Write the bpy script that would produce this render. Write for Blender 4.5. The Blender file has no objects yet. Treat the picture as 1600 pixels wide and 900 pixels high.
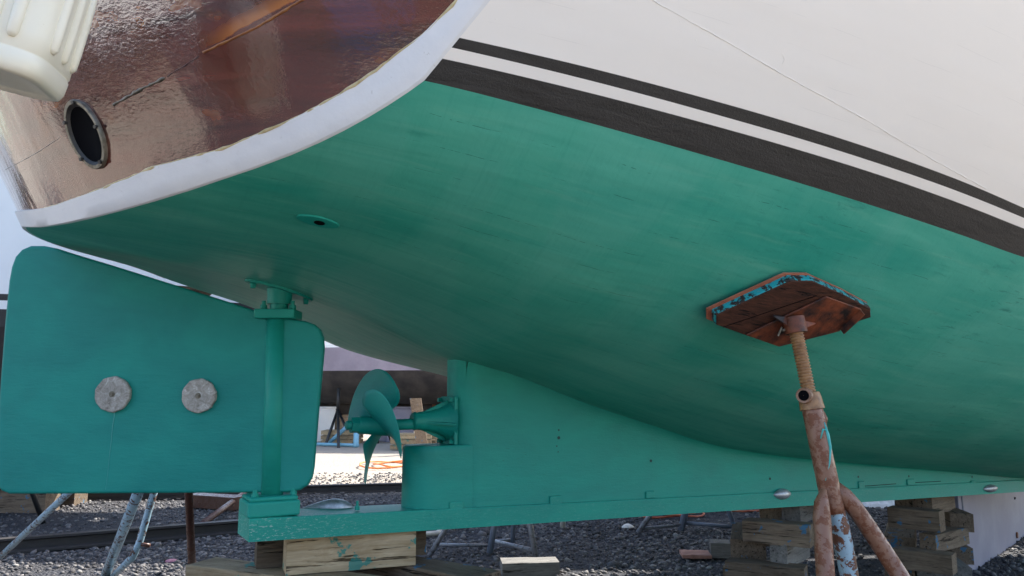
import bpy, math, random
import numpy as np
from mathutils import Vector, Matrix
from mathutils.bvhtree import BVHTree
random.seed(7); rng = np.random.default_rng(7)
scn = bpy.context.scene
col = scn.collection
V = Vector
# ------------------------------------------------------------------ camera
FPX = 1164.0; YH = 625.0; CAMZ = 1.4
YAW = math.radians(30); PIT = math.atan((YH-450)/FPX)
FW = V((math.sin(YAW), math.cos(YAW), 0)); RT = V((math.cos(YAW), -math.sin(YAW), 0))
D0 = 3.3
CAM = -((430-800)/FPX*D0)*RT - D0*FW; CAM.z = CAMZ
cd = bpy.data.cameras.new('camera'); cam = bpy.data.objects.new('camera', cd); col.objects.link(cam)
cd.sensor_width = 36; cd.lens = 36*FPX/1600; cd.clip_start = .05; cd.clip_end = 3000
cam.location = CAM
look = FW*math.cos(PIT) + V((0, 0, math.sin(PIT)))
cam.rotation_euler = look.to_track_quat('-Z', 'Y').to_euler()
scn.camera = cam
# ------------------------------------------------------------------ light
SUN_EL = math.radians(43); PSI = math.radians(43)
tosun = (FW*math.cos(PSI) + RT*math.sin(PSI))*math.cos(SUN_EL) + V((0, 0, math.sin(SUN_EL)))
w = bpy.data.worlds.new('World'); scn.world = w; w.use_nodes = True
nt = w.node_tree; bgn = nt.nodes['Background']
sky = nt.nodes.new('ShaderNodeTexSky'); sky.sky_type = 'NISHITA'; sky.sun_disc = False
sky.sun_elevation = SUN_EL; sky.sun_rotation = math.atan2(tosun.x, tosun.y)
sky.air_density = 1.0; sky.dust_density = 1.5; sky.ozone_density = 1.0
nt.links.new(sky.outputs[0], bgn.inputs[0]); bgn.inputs[1].default_value = .14
sd = bpy.data.lights.new('sun', 'SUN'); sd.energy = 4.4; sd.angle = math.radians(.53); sd.color = (1, .95, .87)
sun = bpy.data.objects.new('sun', sd); col.objects.link(sun)
sun.rotation_euler = (-tosun).to_track_quat('-Z', 'Y').to_euler(); sun.location = (0, 0, 30)
scn.view_settings.view_transform = 'Standard'; scn.view_settings.look = 'None'
scn.view_settings.exposure = 1.78; scn.view_settings.gamma = 1; scn.view_settings.use_curve_mapping = False
scn.cycles.max_bounces = 8; scn.cycles.diffuse_bounces = 5

# ------------------------------------------------------------------ pixel helpers (measured points of the photo -> metres)
def ray(x, y):
    u = (x-800)/FPX; v = (450-y)/FPX
    return FW*(math.cos(PIT)-v*math.sin(PIT)) + RT*u + V((0, 0, math.sin(PIT)+v*math.cos(PIT)))
def atY(x, y, Y): d = ray(x, y); return CAM + d*((Y-CAM.y)/d.y)
def atZ(x, y, z=0.): d = ray(x, y); return CAM + d*((z-CAM.z)/d.z)
def atD(x, y, dep): d = ray(x, y); return CAM + d*(dep/d.dot(FW))
def atPlane(x, y, p, n): d = ray(x, y); return CAM + d*((p-CAM).dot(n)/d.dot(n))

# ------------------------------------------------------------------ materials
def mat(name, base=(.5, .5, .5), rough=.6, metal=0., spec=.5, coat=0., coat_rough=.1):
    m = bpy.data.materials.new(name); m.use_nodes = True
    b = m.node_tree.nodes['Principled BSDF']
    b.inputs['Base Color'].default_value = (*base, 1); b.inputs['Roughness'].default_value = rough
    b.inputs['Metallic'].default_value = metal; b.inputs['Specular IOR Level'].default_value = spec
    b.inputs['Coat Weight'].default_value = coat; b.inputs['Coat Roughness'].default_value = coat_rough
    return m
class N:
    def __init__(s, m): s.m = m; s.t = m.node_tree; s.b = s.t.nodes['Principled BSDF']; s.tc = s.t.nodes.new('ShaderNodeTexCoord')
    def new(s, k, **kw):
        n = s.t.nodes.new(k)
        for a, b in kw.items(): setattr(n, a, b)
        return n
    def L(s, a, b): s.t.links.new(a, b)
    def mapping(s, src='Object', scale=(1, 1, 1), rot=(0, 0, 0), loc=(0, 0, 0)):
        n = s.new('ShaderNodeMapping'); n.inputs['Scale'].default_value = scale; n.inputs['Rotation'].default_value = rot; n.inputs['Location'].default_value = loc
        s.L(s.tc.outputs[src] if isinstance(src, str) else src, n.inputs['Vector']); return n.outputs[0]
    def noise(s, vec, scale=5, detail=5, rough=.55, dist=0.):
        n = s.new('ShaderNodeTexNoise'); n.inputs['Scale'].default_value = scale; n.inputs['Detail'].default_value = detail
        n.inputs['Roughness'].default_value = rough; n.inputs['Distortion'].default_value = dist
        s.L(vec, n.inputs['Vector']); return n.outputs['Fac']
    def voro(s, vec, scale=5, feat='F1'):
        n = s.new('ShaderNodeTexVoronoi'); n.feature = feat; n.inputs['Scale'].default_value = scale; s.L(vec, n.inputs['Vector']); return n
    def ramp(s, fac, stops):
        n = s.new('ShaderNodeValToRGB'); e = n.color_ramp.elements
        while len(e) < len(stops): e.new(.5)
        for i, (p, c) in enumerate(stops):
            e[i].position = p; e[i].color = (*c, 1) if not isinstance(c, (int, float)) else (c, c, c, 1)
        s.L(fac, n.inputs[0]); return n.outputs[0]
    def mix(s, f, a, b, mode='MIX'):
        n = s.new('ShaderNodeMix', data_type='RGBA', blend_type=mode)
        for i, v in ((0, f), (6, a), (7, b)):
            if isinstance(v, (int, float)): n.inputs[i].default_value = v if i == 0 else (v, v, v, 1)
            elif isinstance(v, tuple): n.inputs[i].default_value = (*v, 1)
            else: s.L(v, n.inputs[i])
        return n.outputs[2]
    def math(s, op, a, b=0.):
        n = s.new('ShaderNodeMath', operation=op)
        for i, v in ((0, a), (1, b)):
            if isinstance(v, (int, float)): n.inputs[i].default_value = v
            else: s.L(v, n.inputs[i])
        return n.outputs[0]
    def bump(s, h, strength=.3, dist=.01, prev=None):
        n = s.new('ShaderNodeBump'); n.inputs['Strength'].default_value = strength; n.inputs['Distance'].default_value = dist
        s.L(h, n.inputs['Height'])
        if prev is not None: s.L(prev, n.inputs['Normal'])
        return n.outputs[0]
    def out(s, color=None, rough=None, normal=None, metal=None):
        if color is not None: s.L(color, s.b.inputs['Base Color'])
        if rough is not None: s.L(rough, s.b.inputs['Roughness'])
        if normal is not None: s.L(normal, s.b.inputs['Normal'])
        if metal is not None: s.L(metal, s.b.inputs['Metallic'])
        return s.m

TEAL = (.010, .215, .165); TEAL_D = (.006, .165, .135); TEAL_L = (.045, .27, .205)
def m_teal(name, scratches=False, flecks=0, rough=.5, base=TEAL):
    n = N(mat(name, rough=rough)); o = n.mapping()
    big = n.noise(n.mapping(scale=(.6, 1.6, 1.6)), 2.2, 4, .6, .3)
    c = n.mix(n.ramp(big, [(.35, 0.), (.7, 1.)]), (base[0]*.75, base[1]*.84, base[2]*.88), (base[0]+.01, base[1]*1.12, base[2]*1.1))
    fine = n.noise(o, 260, 4, .6)
    c = n.mix(n.math('MULTIPLY', n.ramp(fine, [(.62, 0.), (.75, 1.)]), .25), c, (.02, .3, .25))
    if scratches:
        sc = n.noise(n.mapping(scale=(5, 5, 60), loc=(1, 2, 3)), 3.2, 4, .7); ar = n.ramp(n.noise(n.mapping(loc=(4, 4, 4)), 3.5, 3), [(.50, 0.), (.62, 1.)])
        c = n.mix(n.math('MULTIPLY', n.math('MULTIPLY', n.ramp(sc, [(.66, 0.), (.69, 1.)]), ar), .8), c, (.002, .06, .055))
        sc = n.noise(n.mapping(scale=(1, 1, 1), loc=(1, 7, 3)), 55, 3, .7); c = n.mix(n.math('MULTIPLY', n.ramp(sc, [(.72, 0.), (.75, 1.)]), .7), c, (.002, .06, .055))
    n.b.inputs['Specular IOR Level'].default_value = .3
    if flecks:
        fk = n.noise(n.mapping(scale=(3, 3, 9)), 14, 5, .75); sx = n.new('ShaderNodeSeparateXYZ'); n.L(o, sx.inputs[0])
        em = n.ramp(n.math('MULTIPLY', n.math('ADD', sx.outputs[0], .12), 1.6), [(0., 1.), (1., .12)])
        c = n.mix(n.math('MULTIPLY', n.ramp(fk, [(.56, 0.), (.60, 1.)]), em), c, (.30, .46, .40))
    hs = n.noise(o, 90, 5, .7); nb = n.bump(hs, .3, .003); nb = n.bump(n.noise(n.mapping(scale=(1, 1, 5)), 14, 5, .65), .35, .006, nb)
    r = n.ramp(big, [(.3, rough-.08), (.7, rough+.1)])
    return n.out(c, r, nb)
M = {}
M['teal'] = m_teal('teal_paint', base=(.005, .285, .22)); M['shoepaint'] = m_teal('teal_paint_worn', True, 1, base=(.008, .295, .22)); M['keelpaint'] = m_teal('teal_paint_scraped', True, base=(.008, .295, .225)); M['rudder'] = m_teal('teal_paint_smooth', rough=.55, base=(.003, .245, .205))
def m_hull():
    n = N(mat('antifouling_paint', rough=.5, spec=.14)); uv = n.tc.outputs['UV']; sep = n.new('ShaderNodeSeparateXYZ'); n.L(uv, sep.inputs[0])
    u, v = sep.outputs[0], sep.outputs[1]
    big = n.noise(n.mapping('UV', (.45, 2.2, 1)), 2., 4, .55, .8)
    c = n.mix(n.ramp(big, [(.3, 0.), (.72, 1.)]), (.030, .310, .235), (.095, .425, .320))
    med = n.noise(n.mapping('UV', (1.6, 12, 1), loc=(3, 1, 0)), 2.2, 5, .6, .6)
    c = n.mix(n.math('MULTIPLY', n.ramp(med, [(.60, 0.), (.74, 1.)]), .40), c, (.024, .24, .185))      # scrubbed patches
    c = n.mix(n.math('MULTIPLY', n.ramp(n.noise(n.mapping('UV', (1.2, 14, 1), loc=(8, 3, 0)), 2., 5, .6), [(.55, 0.), (.72, 1.)]), .28), c, (.17, .46, .345))
    pa = n.ramp(n.noise(n.mapping('UV', (2.4, .9, 1), rot=(0, 0, .25), loc=(6, 2, 0)), 1.3, 2, .4), [(.47, 0.), (.53, 1.)])
    c = n.mix(n.math('MULTIPLY', pa, .16), c, (.14, .44, .36))      # overlapping coats
    dr = n.noise(n.mapping('UV', (22, 1.2, 1)), 2.2, 5, .7); c = n.mix(n.math('MULTIPLY', n.ramp(dr, [(.5, 0.), (.8, 1.)]), .22), c, (.012, .20, .165))
    # broken plank seams: thin lines of equal girth
    wob = n.math('MULTIPLY', n.math('SUBTRACT', n.noise(n.mapping('UV', (1.5, 1, 1)), 3, 2), .5), .02)
    vv = n.math('MULTIPLY', n.math('ADD', v, wob), 9.)
    fr = n.math('ABSOLUTE', n.math('SUBTRACT', n.math('FRACT', vv), .5))
    line = n.math('LESS_THAN', fr, .007)
    msk = n.ramp(n.noise(n.mapping('UV', (1.6, 9, 1), loc=(1, 7, 0)), 3.0, 3, .7), [(.50, 0.), (.60, 1.)])
    msk = n.math('MULTIPLY', msk, n.ramp(n.noise(n.mapping('UV', (14, 3, 1)), 3, 2), [(.42, 0.), (.5, 1.)]))
    seam = n.math('MULTIPLY', line, msk)
    c = n.mix(n.math('MULTIPLY', seam, .75), c, (.003, .05, .05))
    # short scrapes
    sc = n.noise(n.mapping('UV', (9, 170, 1)), 2.5, 3, .6)
    area = n.ramp(n.noise(n.mapping('UV', (.8, 2.5, 1), loc=(5, 5, 0)), 1.6, 3), [(.52, 0.), (.62, 1.)])
    fwd = n.ramp(n.math('MULTIPLY', n.math('SUBTRACT', u, .9), .8), [(0., .12), (1., 1.)])
    scr = n.math('MULTIPLY', n.math('MULTIPLY', n.ramp(sc, [(.66, 0.), (.70, 1.)]), area), fwd)
    rub = n.math('MULTIPLY', n.math('MULTIPLY', n.ramp(n.noise(n.mapping('UV', (3.5, 16, 1), loc=(2, 9, 0)), 2.4, 6, .72, .5), [(.57, 0.), (.66, 1.)]), n.ramp(n.noise(n.mapping('UV', (.5, 1, 1), loc=(9, 2, 0)), 2, 2), [(.45, 0.), (.6, 1.)])), fwd)
    c = n.mix(n.math('MULTIPLY', rub, .60), c, (.012, .15, .125))
    c = n.mix(n.math('MULTIPLY', scr, .7), c, (.004, .07, .06))
    h = n.math('SUBTRACT', n.noise(n.mapping('Object'), 70, 4, .65), n.math('MULTIPLY', n.math('ADD', seam, scr), .6))
    nb = n.bump(h, .22, .002)
    nb = n.bump(n.noise(n.mapping('UV', (.6, 5, 1)), 2.4, 2, .5), .25, .012, nb)
    r = n.ramp(med, [(.3, .38), (.7, .50)])
    return n.out(c, r, nb)
M['bottom'] = m_hull()
def m_white_hull():
    n = N(mat('topside_paint', rough=.35)); uv = n.tc.outputs['UV']; sep = n.new('ShaderNodeSeparateXYZ'); n.L(uv, sep.inputs[0])
    v = sep.outputs[1]
    big = n.noise(n.mapping('UV', (.5, 3, 1)), 1.6, 4)
    c = n.mix(big, (.82, .785, .75), (.86, .83, .80))
    spk = n.noise(n.mapping('Object'), 40, 3, .6); nb = n.bump(spk, .10, .002)
    vv = n.math('MULTIPLY', n.math('ADD', v, n.math('MULTIPLY', n.noise(n.mapping('UV', (2, 1, 1)), 2, 2), .012)), 11.)
    fr = n.math('ABSOLUTE', n.math('SUBTRACT', n.math('FRACT', vv), .5))
    line = n.math('MULTIPLY', n.math('LESS_THAN', fr, .010), n.ramp(n.noise(n.mapping('UV', (1.4, 8, 1)), 3, 3), [(.48, 0.), (.55, 1.)]))
    c = n.mix(n.math('MULTIPLY', line, .16), c, (.45, .44, .44))
    drops = n.ramp(n.voro(n.mapping('Object'), 34).outputs['Distance'], [(.0, 1.), (.07, 0.)])
    dm = n.ramp(n.noise(n.mapping('Object'), 2.2, 2), [(.5, 0.), (.6, 1.)])
    nb = n.bump(n.math('MULTIPLY', drops, dm), .5, .003, nb)
    nb = n.bump(line, .2, .002, nb)
    nb = n.bump(n.noise(n.mapping('UV', (.5, 3.5, 1)), 2, 2), .3, .012, nb)
    return n.out(c, n.ramp(big, [(.3, .30), (.7, .45)]), nb)
M['white'] = m_white_hull()
def m_black():
    n = N(mat('stripe_paint', rough=.5)); o = n.mapping()
    a = n.noise(n.mapping('UV', (1.6, 9, 1)), 2.4, 6, .7, .4)
    c = n.mix(n.ramp(a, [(.38, 0.), (.7, 1.)]), (.007, .007, .008), (.036, .032, .030))
    c = n.mix(n.ramp(n.noise(n.mapping('UV', (3, 40, 1)), 3, 6, .75), [(.66, 0.), (.72, .35)]), c, (.09, .08, .07))
    h = n.noise(o, 130, 5, .75); nb = n.bump(h, .6, .004); nb = n.bump(a, .3, .01, nb)
    return n.out(c, n.ramp(a, [(.35, .38), (.65, .68)]), nb)
M['black'] = m_black()
def m_transom():
    n = N(mat('varnished_wood', rough=.22, coat=1., coat_rough=.06)); n.b.inputs['Coat IOR'].default_value = 1.95; uv = n.tc.outputs['UV']
    sep = n.new('ShaderNodeSeparateXYZ'); n.L(uv, sep.inputs[0])
    o = n.mapping('UV', (1, 1, 1))
    g = n.noise(n.mapping('UV', (1.0, 7, 1)), 2.2, 6, .6, .5)
    c = n.mix(n.ramp(g, [(.3, 0.), (.7, 1.)]), (.022, .003, .003), (.13, .014, .007))
    pat = n.ramp(n.noise(o, 3.1, 4, .6, .4), [(.48, 0.), (.66, 1.)])
    c = n.mix(n.math('MULTIPLY', pat, .45), c, (.20, .075, .05))
    st = n.ramp(n.noise(n.mapping('UV', (1, 1, 1), loc=(4, 2, 0)), 5., 4, .6), [(.60, 0.), (.70, 1.)])
    c = n.mix(n.math('MULTIPLY', st, .55), c, (.33, .10, .02))
    fl = n.ramp(n.noise(o, 60, 3, .8), [(.70, 0.), (.76, 1.)])
    c = n.mix(n.math('MULTIPLY', fl, .5), c, (.02, .004, .003))
    v_ = sep.outputs[1]; u_ = sep.outputs[0]
    # orange stain above the plank seam (seam runs through (-1.13, 2.44) and (-1.43, 2.50) in metres)
    dl = n.math('SUBTRACT', v_, n.math('ADD', n.math('MULTIPLY', u_, SEAM_M), SEAM_B)); wb_ = n.math('MULTIPLY', n.math('SUBTRACT', n.noise(o, 14, 4, .6), .5), .02); dl = n.math('ADD', dl, wb_)
    os_ = n.math('MULTIPLY', n.ramp(n.math('MULTIPLY', dl, 10.), [(.0, 0.), (.04, 1.), (.22, .6), (.42, 0.)]), n.ramp(n.math('MULTIPLY', n.math('SUBTRACT', SEAM_Y, u_), 6.), [(0., 0.), (.5, 1.)]))
    c = n.mix(n.math('MULTIPLY', os_, .85), c, (.42, .13, .02))
    rip = n.noise(n.mapping('UV', (1, 1, 1)), 95, 3, .6, .3)
    wav = n.noise(n.mapping('UV', (1, .35, 1)), 6, 3, .5)
    nb = n.bump(rip, .15, .003); nb = n.bump(wav, .40, .02, nb)
    n.L(nb, n.b.inputs['Coat Normal'])
    return n.out(c, n.ramp(g, [(.3, .12), (.7, .26)]), nb)
def Sint0(x, y):
    d = ray(x, y); ok = CAM-V((-.964, 0, 2.062)); A = .45*d.y**2; B = 2*.45*ok.y*d.y-.5*d.z-d.x; Cc = .45*ok.y**2-.5*ok.z-ok.x
    return CAM+d*((-B-math.sqrt(max(0, B*B-4*A*Cc)))/2/A)
sa_, sb_ = Sint0(318, 82), Sint0(480, -5); SEAM_M = (sb_.z-sa_.z)/(sb_.y-sa_.y); SEAM_B = sa_.z-SEAM_M*sa_.y; SEAM_Y = sa_.y
M['transom'] = m_transom()
def m_rim():
    n = N(mat('rim_paint', rough=.30)); o = n.mapping()
    c = n.mix(n.noise(o, 12, 4), (.66, .67, .70), (.78, .78, .79))
    c = n.mix(n.ramp(n.noise(o, 45, 4, .7), [(.66, 0.), (.72, .5)]), c, (.45, .44, .43))
    nb = n.bump(n.noise(o, 14, 3, .5), .22, .010); nb = n.bump(n.noise(o, 140, 3), .15, .002, nb)
    return n.out(c, None, nb)
M['rim'] = m_rim()
def m_wood(name, a, b, paint=None, amt=0., scale=1., zb=1.):
    n = N(mat(name, rough=.85, spec=.25)); oi = n.new('ShaderNodeObjectInfo')
    sh = n.new('ShaderNodeVectorMath', operation='SCALE'); n.L(oi.outputs['Location'], sh.inputs[0]); sh.inputs['Scale'].default_value = 5.3
    ad = n.new('ShaderNodeVectorMath', operation='ADD'); n.L(n.tc.outputs['Object'], ad.inputs[0]); n.L(sh.outputs[0], ad.inputs[1])
    p = n.mapping(ad.outputs[0], (1.6*scale, 11*scale, 11*scale))
    g = n.noise(p, 2.2, 9, .78, 1.2); g2 = n.noise(n.mapping(ad.outputs[0], (.9*scale, 34*scale, 34*scale)), 2.5, 4, .7, .3)
    f = n.math('ADD', n.math('MULTIPLY', g, .65), n.math('MULTIPLY', g2, .35))
    c = n.mix(n.ramp(f, [(.36, 0.), (.66, 1.)]), a, b)
    crk = n.ramp(n.noise(n.mapping(ad.outputs[0], (1.2, 22, 22)), 2.6, 4, .7, .3), [(.35, 1.), (.41, 0.)])
    c = n.mix(crk, c, (a[0]*.18, a[1]*.18, a[2]*.18))
    blot = n.noise(n.mapping(ad.outputs[0]), 5, 4); c = n.mix(n.ramp(blot, [(.5, 0.), (.75, .5)]), c, (a[0]*.55, a[1]*.5, a[2]*.45))
    rv = n.math('ADD', n.math('MULTIPLY', oi.outputs['Random'], .5), .72)
    hs = n.new('ShaderNodeHueSaturation'); n.L(c, hs.inputs['Color']); n.L(rv, hs.inputs['Value']); c = hs.outputs[0]
    if paint:
        pm = n.ramp(n.noise(n.mapping(ad.outputs[0], loc=(2, 3, 1)), 6.5, 4, .7), [(.62, 0.), (.645, 1.)])
        c = n.mix(n.math('MULTIPLY', pm, amt), c, paint)
    h = n.math('SUBTRACT', f, n.math('MULTIPLY', crk, .8))
    return n.out(c, None, n.bump(h, .8, .006))
M['timber'] = m_wood('weathered_timber', (.085, .060, .042), (.24, .185, .13), (.03, .16, .30), .8)
M['timber_new'] = m_wood('pale_pine_timber', (.26, .185, .10), (.47, .375, .25), (.01, .22, .19), .8)
M['timber_grey'] = m_wood('grey_timber', (.09, .085, .08), (.23, .22, .20), None)
def m_pipe(name, paint, rust, amt, rough=.5):
    n = N(mat(name, rough=rough)); o = n.mapping()
    a = n.noise(o, 26, 6, .72, .2)
    r = n.mix(n.noise(o, 60, 5, .7), rust, (rust[0]*.45, rust[1]*.38, rust[2]*.36))
    f = n.ramp(a, [(amt, 0.), (amt+.03, 1.)])
    c = n.mix(f, paint, r)
    c = n.mix(n.ramp(n.noise(o, 140, 3), [(.62, 0.), (.72, .5)]), c, (.35, .22, .15))
    nb = n.bump(n.noise(o, 110, 5, .7), .5, .003); nb = n.bump(f, .25, .002, nb)
    return n.out(c, n.mix(f, .30, .58), nb)
M['rust'] = m_pipe('rusty_steel', (.23, .11, .068), (.23, .08, .035), .50, .55)
M['rust_dark'] = m_pipe('dark_rusty_steel', (.075, .028, .02), (.10, .035, .018), .5, .7)
M['blue_rust'] = m_pipe('blue_paint_over_rust', (.30, .44, .52), (.20, .08, .04), .475)
M['paleblue'] = m_pipe('pale_blue_chipped_paint', (.26, .40, .50), (.10, .045, .03), .54)
M['galv'] = m_pipe('grey_galvanised_steel', (.20, .21, .24), (.13, .13, .15), .55, .6)
M['galvb'] = m_pipe('blue_grey_steel', (.14, .17, .23), (.14, .07, .05), .66, .6)
M['collar'] = m_pipe('worn_red_brown_steel', (.26, .14, .09), (.30, .17, .10), .5, .45)
def m_rail():
    n = N(mat('rail_steel', rough=.6)); o = n.mapping()
    c = n.mix(n.noise(o, 8, 6, .7), (.018, .022, .026), (.06, .05, .045)); return n.out(c, None, n.bump(n.noise(o, 60, 4), .5, .004))
M['rail'] = m_rail()
def m_plain(name, a, b, sc=8, rough=.6, bump=.2, metal=0.):
    n = N(mat(name, rough=rough, metal=metal)); o = n.mapping()
    return n.out(n.mix(n.ramp(n.noise(o, sc, 5, .6), [(.36, 0.), (.64, 1.)]), a, b), None, n.bump(n.noise(o, sc*6, 4), bump, .003))
M['brass'] = m_plain('ochre_greased_steel', (.20, .095, .04), (.34, .18, .075), 40, .4, .2)
M['zinc'] = m_plain('zinc_metal', (.30, .31, .33), (.55, .56, .60), 30, .38, .4, .6)
def m_anode():
    n = N(mat('corroded_zinc', rough=.7)); o = n.mapping()
    v = n.noise(o, 34, 8, .75, .8); c = n.ramp(v, [(.30, (.10, .085, .07)), (.43, (.27, .25, .22)), (.58, (.40, .38, .35)), (.68, (.68, .68, .68))])
    return n.out(c, None, n.bump(v, .6, .004))
M['anode'] = m_anode()
M['dark'] = m_plain('hole_shade_joint_black', (.003, .003, .004), (.006, .006, .007), 6, .9); M['dark'].node_tree.nodes['Principled BSDF'].inputs['Specular IOR Level'].default_value = .05  # near-black for joints, and for shade painted over openings
M['propcol'] = m_teal('propeller_paint', True, base=(.008, .29, .245)); M['rubber'] = m_plain('black_fitting', (.012, .012, .012), (.05, .045, .04), 20, .5)
M['flange'] = m_plain('weathered_bronze_flange', (.10, .085, .06), (.22, .20, .16), 40, .4, .3, .5)
def m_jug():
    n = N(mat('off_white_plastic', rough=.38)); o = n.mapping()
    c = n.mix(n.noise(o, 6, 5), (.80, .74, .58), (.86, .82, .70)); c = n.mix(n.ramp(n.noise(o, 22, 6, .7), [(.64, 0.), (.72, .45)]), c, (.42, .34, .20))
    n.b.inputs['Subsurface Weight'].default_value = .0
    return n.out(c, None, n.bump(n.noise(o, 30, 4), .12, .003))
M['jug'] = m_jug()
M['glue'] = m_plain('yellowed_resin', (.42, .31, .13), (.62, .52, .30), 30, .45, .6)
M['seamtan'] = m_plain('orange_stained_filler', (.20, .065, .015), (.34, .15, .05), 30, .3, .5)
M['seamdark'] = m_plain('dark_crack', (.03, .012, .008), (.05, .02, .012), 30, .3, .5)
M['tealdark'] = m_plain('dark_teal_hole', (.002, .03, .028), (.004, .05, .045), 30, .7)
M['hose'] = m_plain('orange_rubber_hose', (.72, .17, .03), (.85, .28, .06), 12, .5)
M['hose_red'] = m_plain('red_orange_cord', (.40, .08, .04), (.55, .14, .06), 12, .5)
M['pvc'] = m_plain('off_white_pvc_pipe', (.50, .48, .43), (.62, .60, .55), 6, .5)
M['cloth'] = m_plain('white_plastic_sheet', (.62, .63, .66), (.75, .76, .78), 4, .5, .2)
M['tile'] = m_plain('red_brown_board', (.25, .12, .09), (.36, .19, .15), 9, .8)
M['lilac'] = m_plain('lilac_grey_paint', (.20, .20, .28), (.25, .25, .33), 3, .55, .15)
M['navy'] = m_plain('navy_trim', (.03, .06, .12), (.05, .09, .17), 5, .5)
M['mauve'] = m_plain('mauve_grey_paint', (.22, .18, .22), (.30, .25, .29), 1.2, .6, .2)
M['farwhite'] = m_plain('gloss_white_paint', (.78, .78, .77), (.82, .82, .81), 2, .4, .1)
M['fardark'] = m_plain('dark_antifouling', (.020, .018, .018), (.06, .05, .045), 1.5, .8, .4)
M['farblack'] = m_plain('black_stripe_paint', (.008, .008, .009), (.02, .02, .02), 2, .5, .1)
M['padwood'] = m_wood('dark_pad_wood', (.028, .015, .012), (.16, .06, .035), (.01, .30, .36), .0, 1.6)  # dark red-brown pad wood
M['padpaint'] = m_pipe('turquoise_paint_smeared_wood', (.012, .30, .34), (.02, .014, .012), .50, .5)
M['padred'] = m_plain('red_lead_smear', (.30, .09, .05), (.42, .15, .09), 14, .7)
M['padsteel'] = m_plain('rust_stained_steel_plate', (.015, .008, .007), (.20, .050, .018), 13, .55, .4)
M['glass'] = m_plain('dark_window_glass', (.01, .014, .018), (.02, .025, .03), 2, .08, 0.)
M['shedwall'] = m_plain('dark_shed_cladding', (.03, .028, .026), (.07, .06, .05), .8, .8, .2)
M['roof'] = m_plain('shed_roof_sheet', (.16, .17, .18), (.22, .22, .23), .8, .6, .1)
M['cyan'] = m_plain('light_blue_steel', (.14, .34, .46), (.20, .42, .54), 5, .5)
M['shell'] = m_plain('chalky_white_shell', (.55, .52, .48), (.70, .67, .62), 20, .7)
M['pink'] = m_plain('pink_dust', (.34, .14, .19), (.42, .22, .26), 20, .9)

# ------------------------------------------------------------------ mesh helpers
class MB:
    def __init__(s): s.v = []; s.f = []; s.uv = {}
    def add(s, vs, fs):
        o = len(s.v); s.v += [tuple(p) for p in vs]; s.f += [tuple(i+o for i in f) for f in fs]
    def box(s, c, size, rot=None, taper=1.):
        R = rot if rot is not None else Matrix.Identity(3); x, y, z = [k/2 for k in size]
        vs = [V(c)+R@V((a*x*(taper if e > 0 else 1), b*y*(taper if e > 0 else 1), e*z)) for a in(-1, 1) for b in(-1, 1) for e in(-1, 1)]
        s.add(vs, [(0, 1, 3, 2), (4, 6, 7, 5), (0, 4, 5, 1), (2, 3, 7, 6), (0, 2, 6, 4), (1, 5, 7, 3)])
    def tube(s, pts, r, n=12, cap=True, closed=False):
        pts = [V(p) for p in pts]; R = r if isinstance(r, (list, tuple)) else [r]*len(pts)
        ref = None; rings = []
        for i, p in enumerate(pts):
            if closed: t = pts[(i+1) % len(pts)]-pts[i-1]
            else: t = (pts[min(i+1, len(pts)-1)]-pts[max(i-1, 0)])
            t.normalize()
            if ref is None: ref = t.orthogonal().normalized()
            ref = (ref-t*ref.dot(t)); ref.normalize(); b = t.cross(ref)
            rings.append([p+(ref*math.cos(2*math.pi*k/n)+b*math.sin(2*math.pi*k/n))*R[i] for k in range(n)])
        vs = [q for g in rings for q in g]; fs = []
        m = len(pts)
        for i in range(m if closed else m-1):
            j = (i+1) % m
            for k in range(n): fs.append((i*n+k, i*n+(k+1) % n, j*n+(k+1) % n, j*n+k))
        if cap and not closed: fs.append(tuple(range(n))[::-1]); fs.append(tuple((m-1)*n+k for k in range(n)))
        s.add(vs, fs)
    def grid(s, rows, flip=False):
        n = len(rows[0]); vs = [p for r in rows for p in r]; fs = []
        for i in range(len(rows)-1):
            for k in range(n-1):
                q = (i*n+k, i*n+k+1, (i+1)*n+k+1, (i+1)*n+k); fs.append(q[::-1] if flip else q)
        s.add(vs, fs)
    def prism(s, poly, n, th):
        n = V(n); k = len(poly); vs = [V(p) for p in poly]+[V(p)+n*th for p in poly]
        fs = [tuple(range(k))[::-1], tuple(range(k, 2*k))]+[(i, (i+1) % k, (i+1) % k+k, i+k) for i in range(k)]
        s.add(vs, fs)
    def build(s, name, m, parent=None, smooth=False, bevel=0., label=None, segs=2, auto=None, origin=None, uvs=None):
        me = bpy.data.meshes.new(name)
        o3 = V(origin) if origin is not None else V((0, 0, 0))
        me.from_pydata([tuple(V(p)-o3) for p in s.v], [], s.f); me.update()
        if uvs is not None:
            ul = me.uv_layers.new(name='UVMap'); li = np.zeros(len(me.loops), dtype=np.int32); me.loops.foreach_get('vertex_index', li)
            ul.data.foreach_set('uv', np.array(uvs, dtype=np.float32)[li].ravel())
        me.materials.append(M[m] if isinstance(m, str) else m)
        ob = bpy.data.objects.new(name, me); col.objects.link(ob)
        ob.location = o3
        if smooth or auto: me.polygons.foreach_set('use_smooth', [True]*len(me.polygons))
        if bevel:
            b = ob.modifiers.new('bevel', 'BEVEL'); b.width = bevel; b.segments = segs; b.limit_method = 'ANGLE'; b.angle_limit = math.radians(35)
        if auto:
            me.set_sharp_from_angle(angle=math.radians(auto))
        if parent is not None:
            ob.parent = parent; ob.location = o3-V(parent.matrix_basis.translation) if parent.type == 'EMPTY' or True else o3
            if parent.parent is not None: ob.location = ob.location - V(parent.parent.matrix_basis.translation)
            if parent.matrix_basis.to_3x3() != Matrix.Identity(3):
                pass
        if label: ob['label'] = label
        return ob
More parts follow.
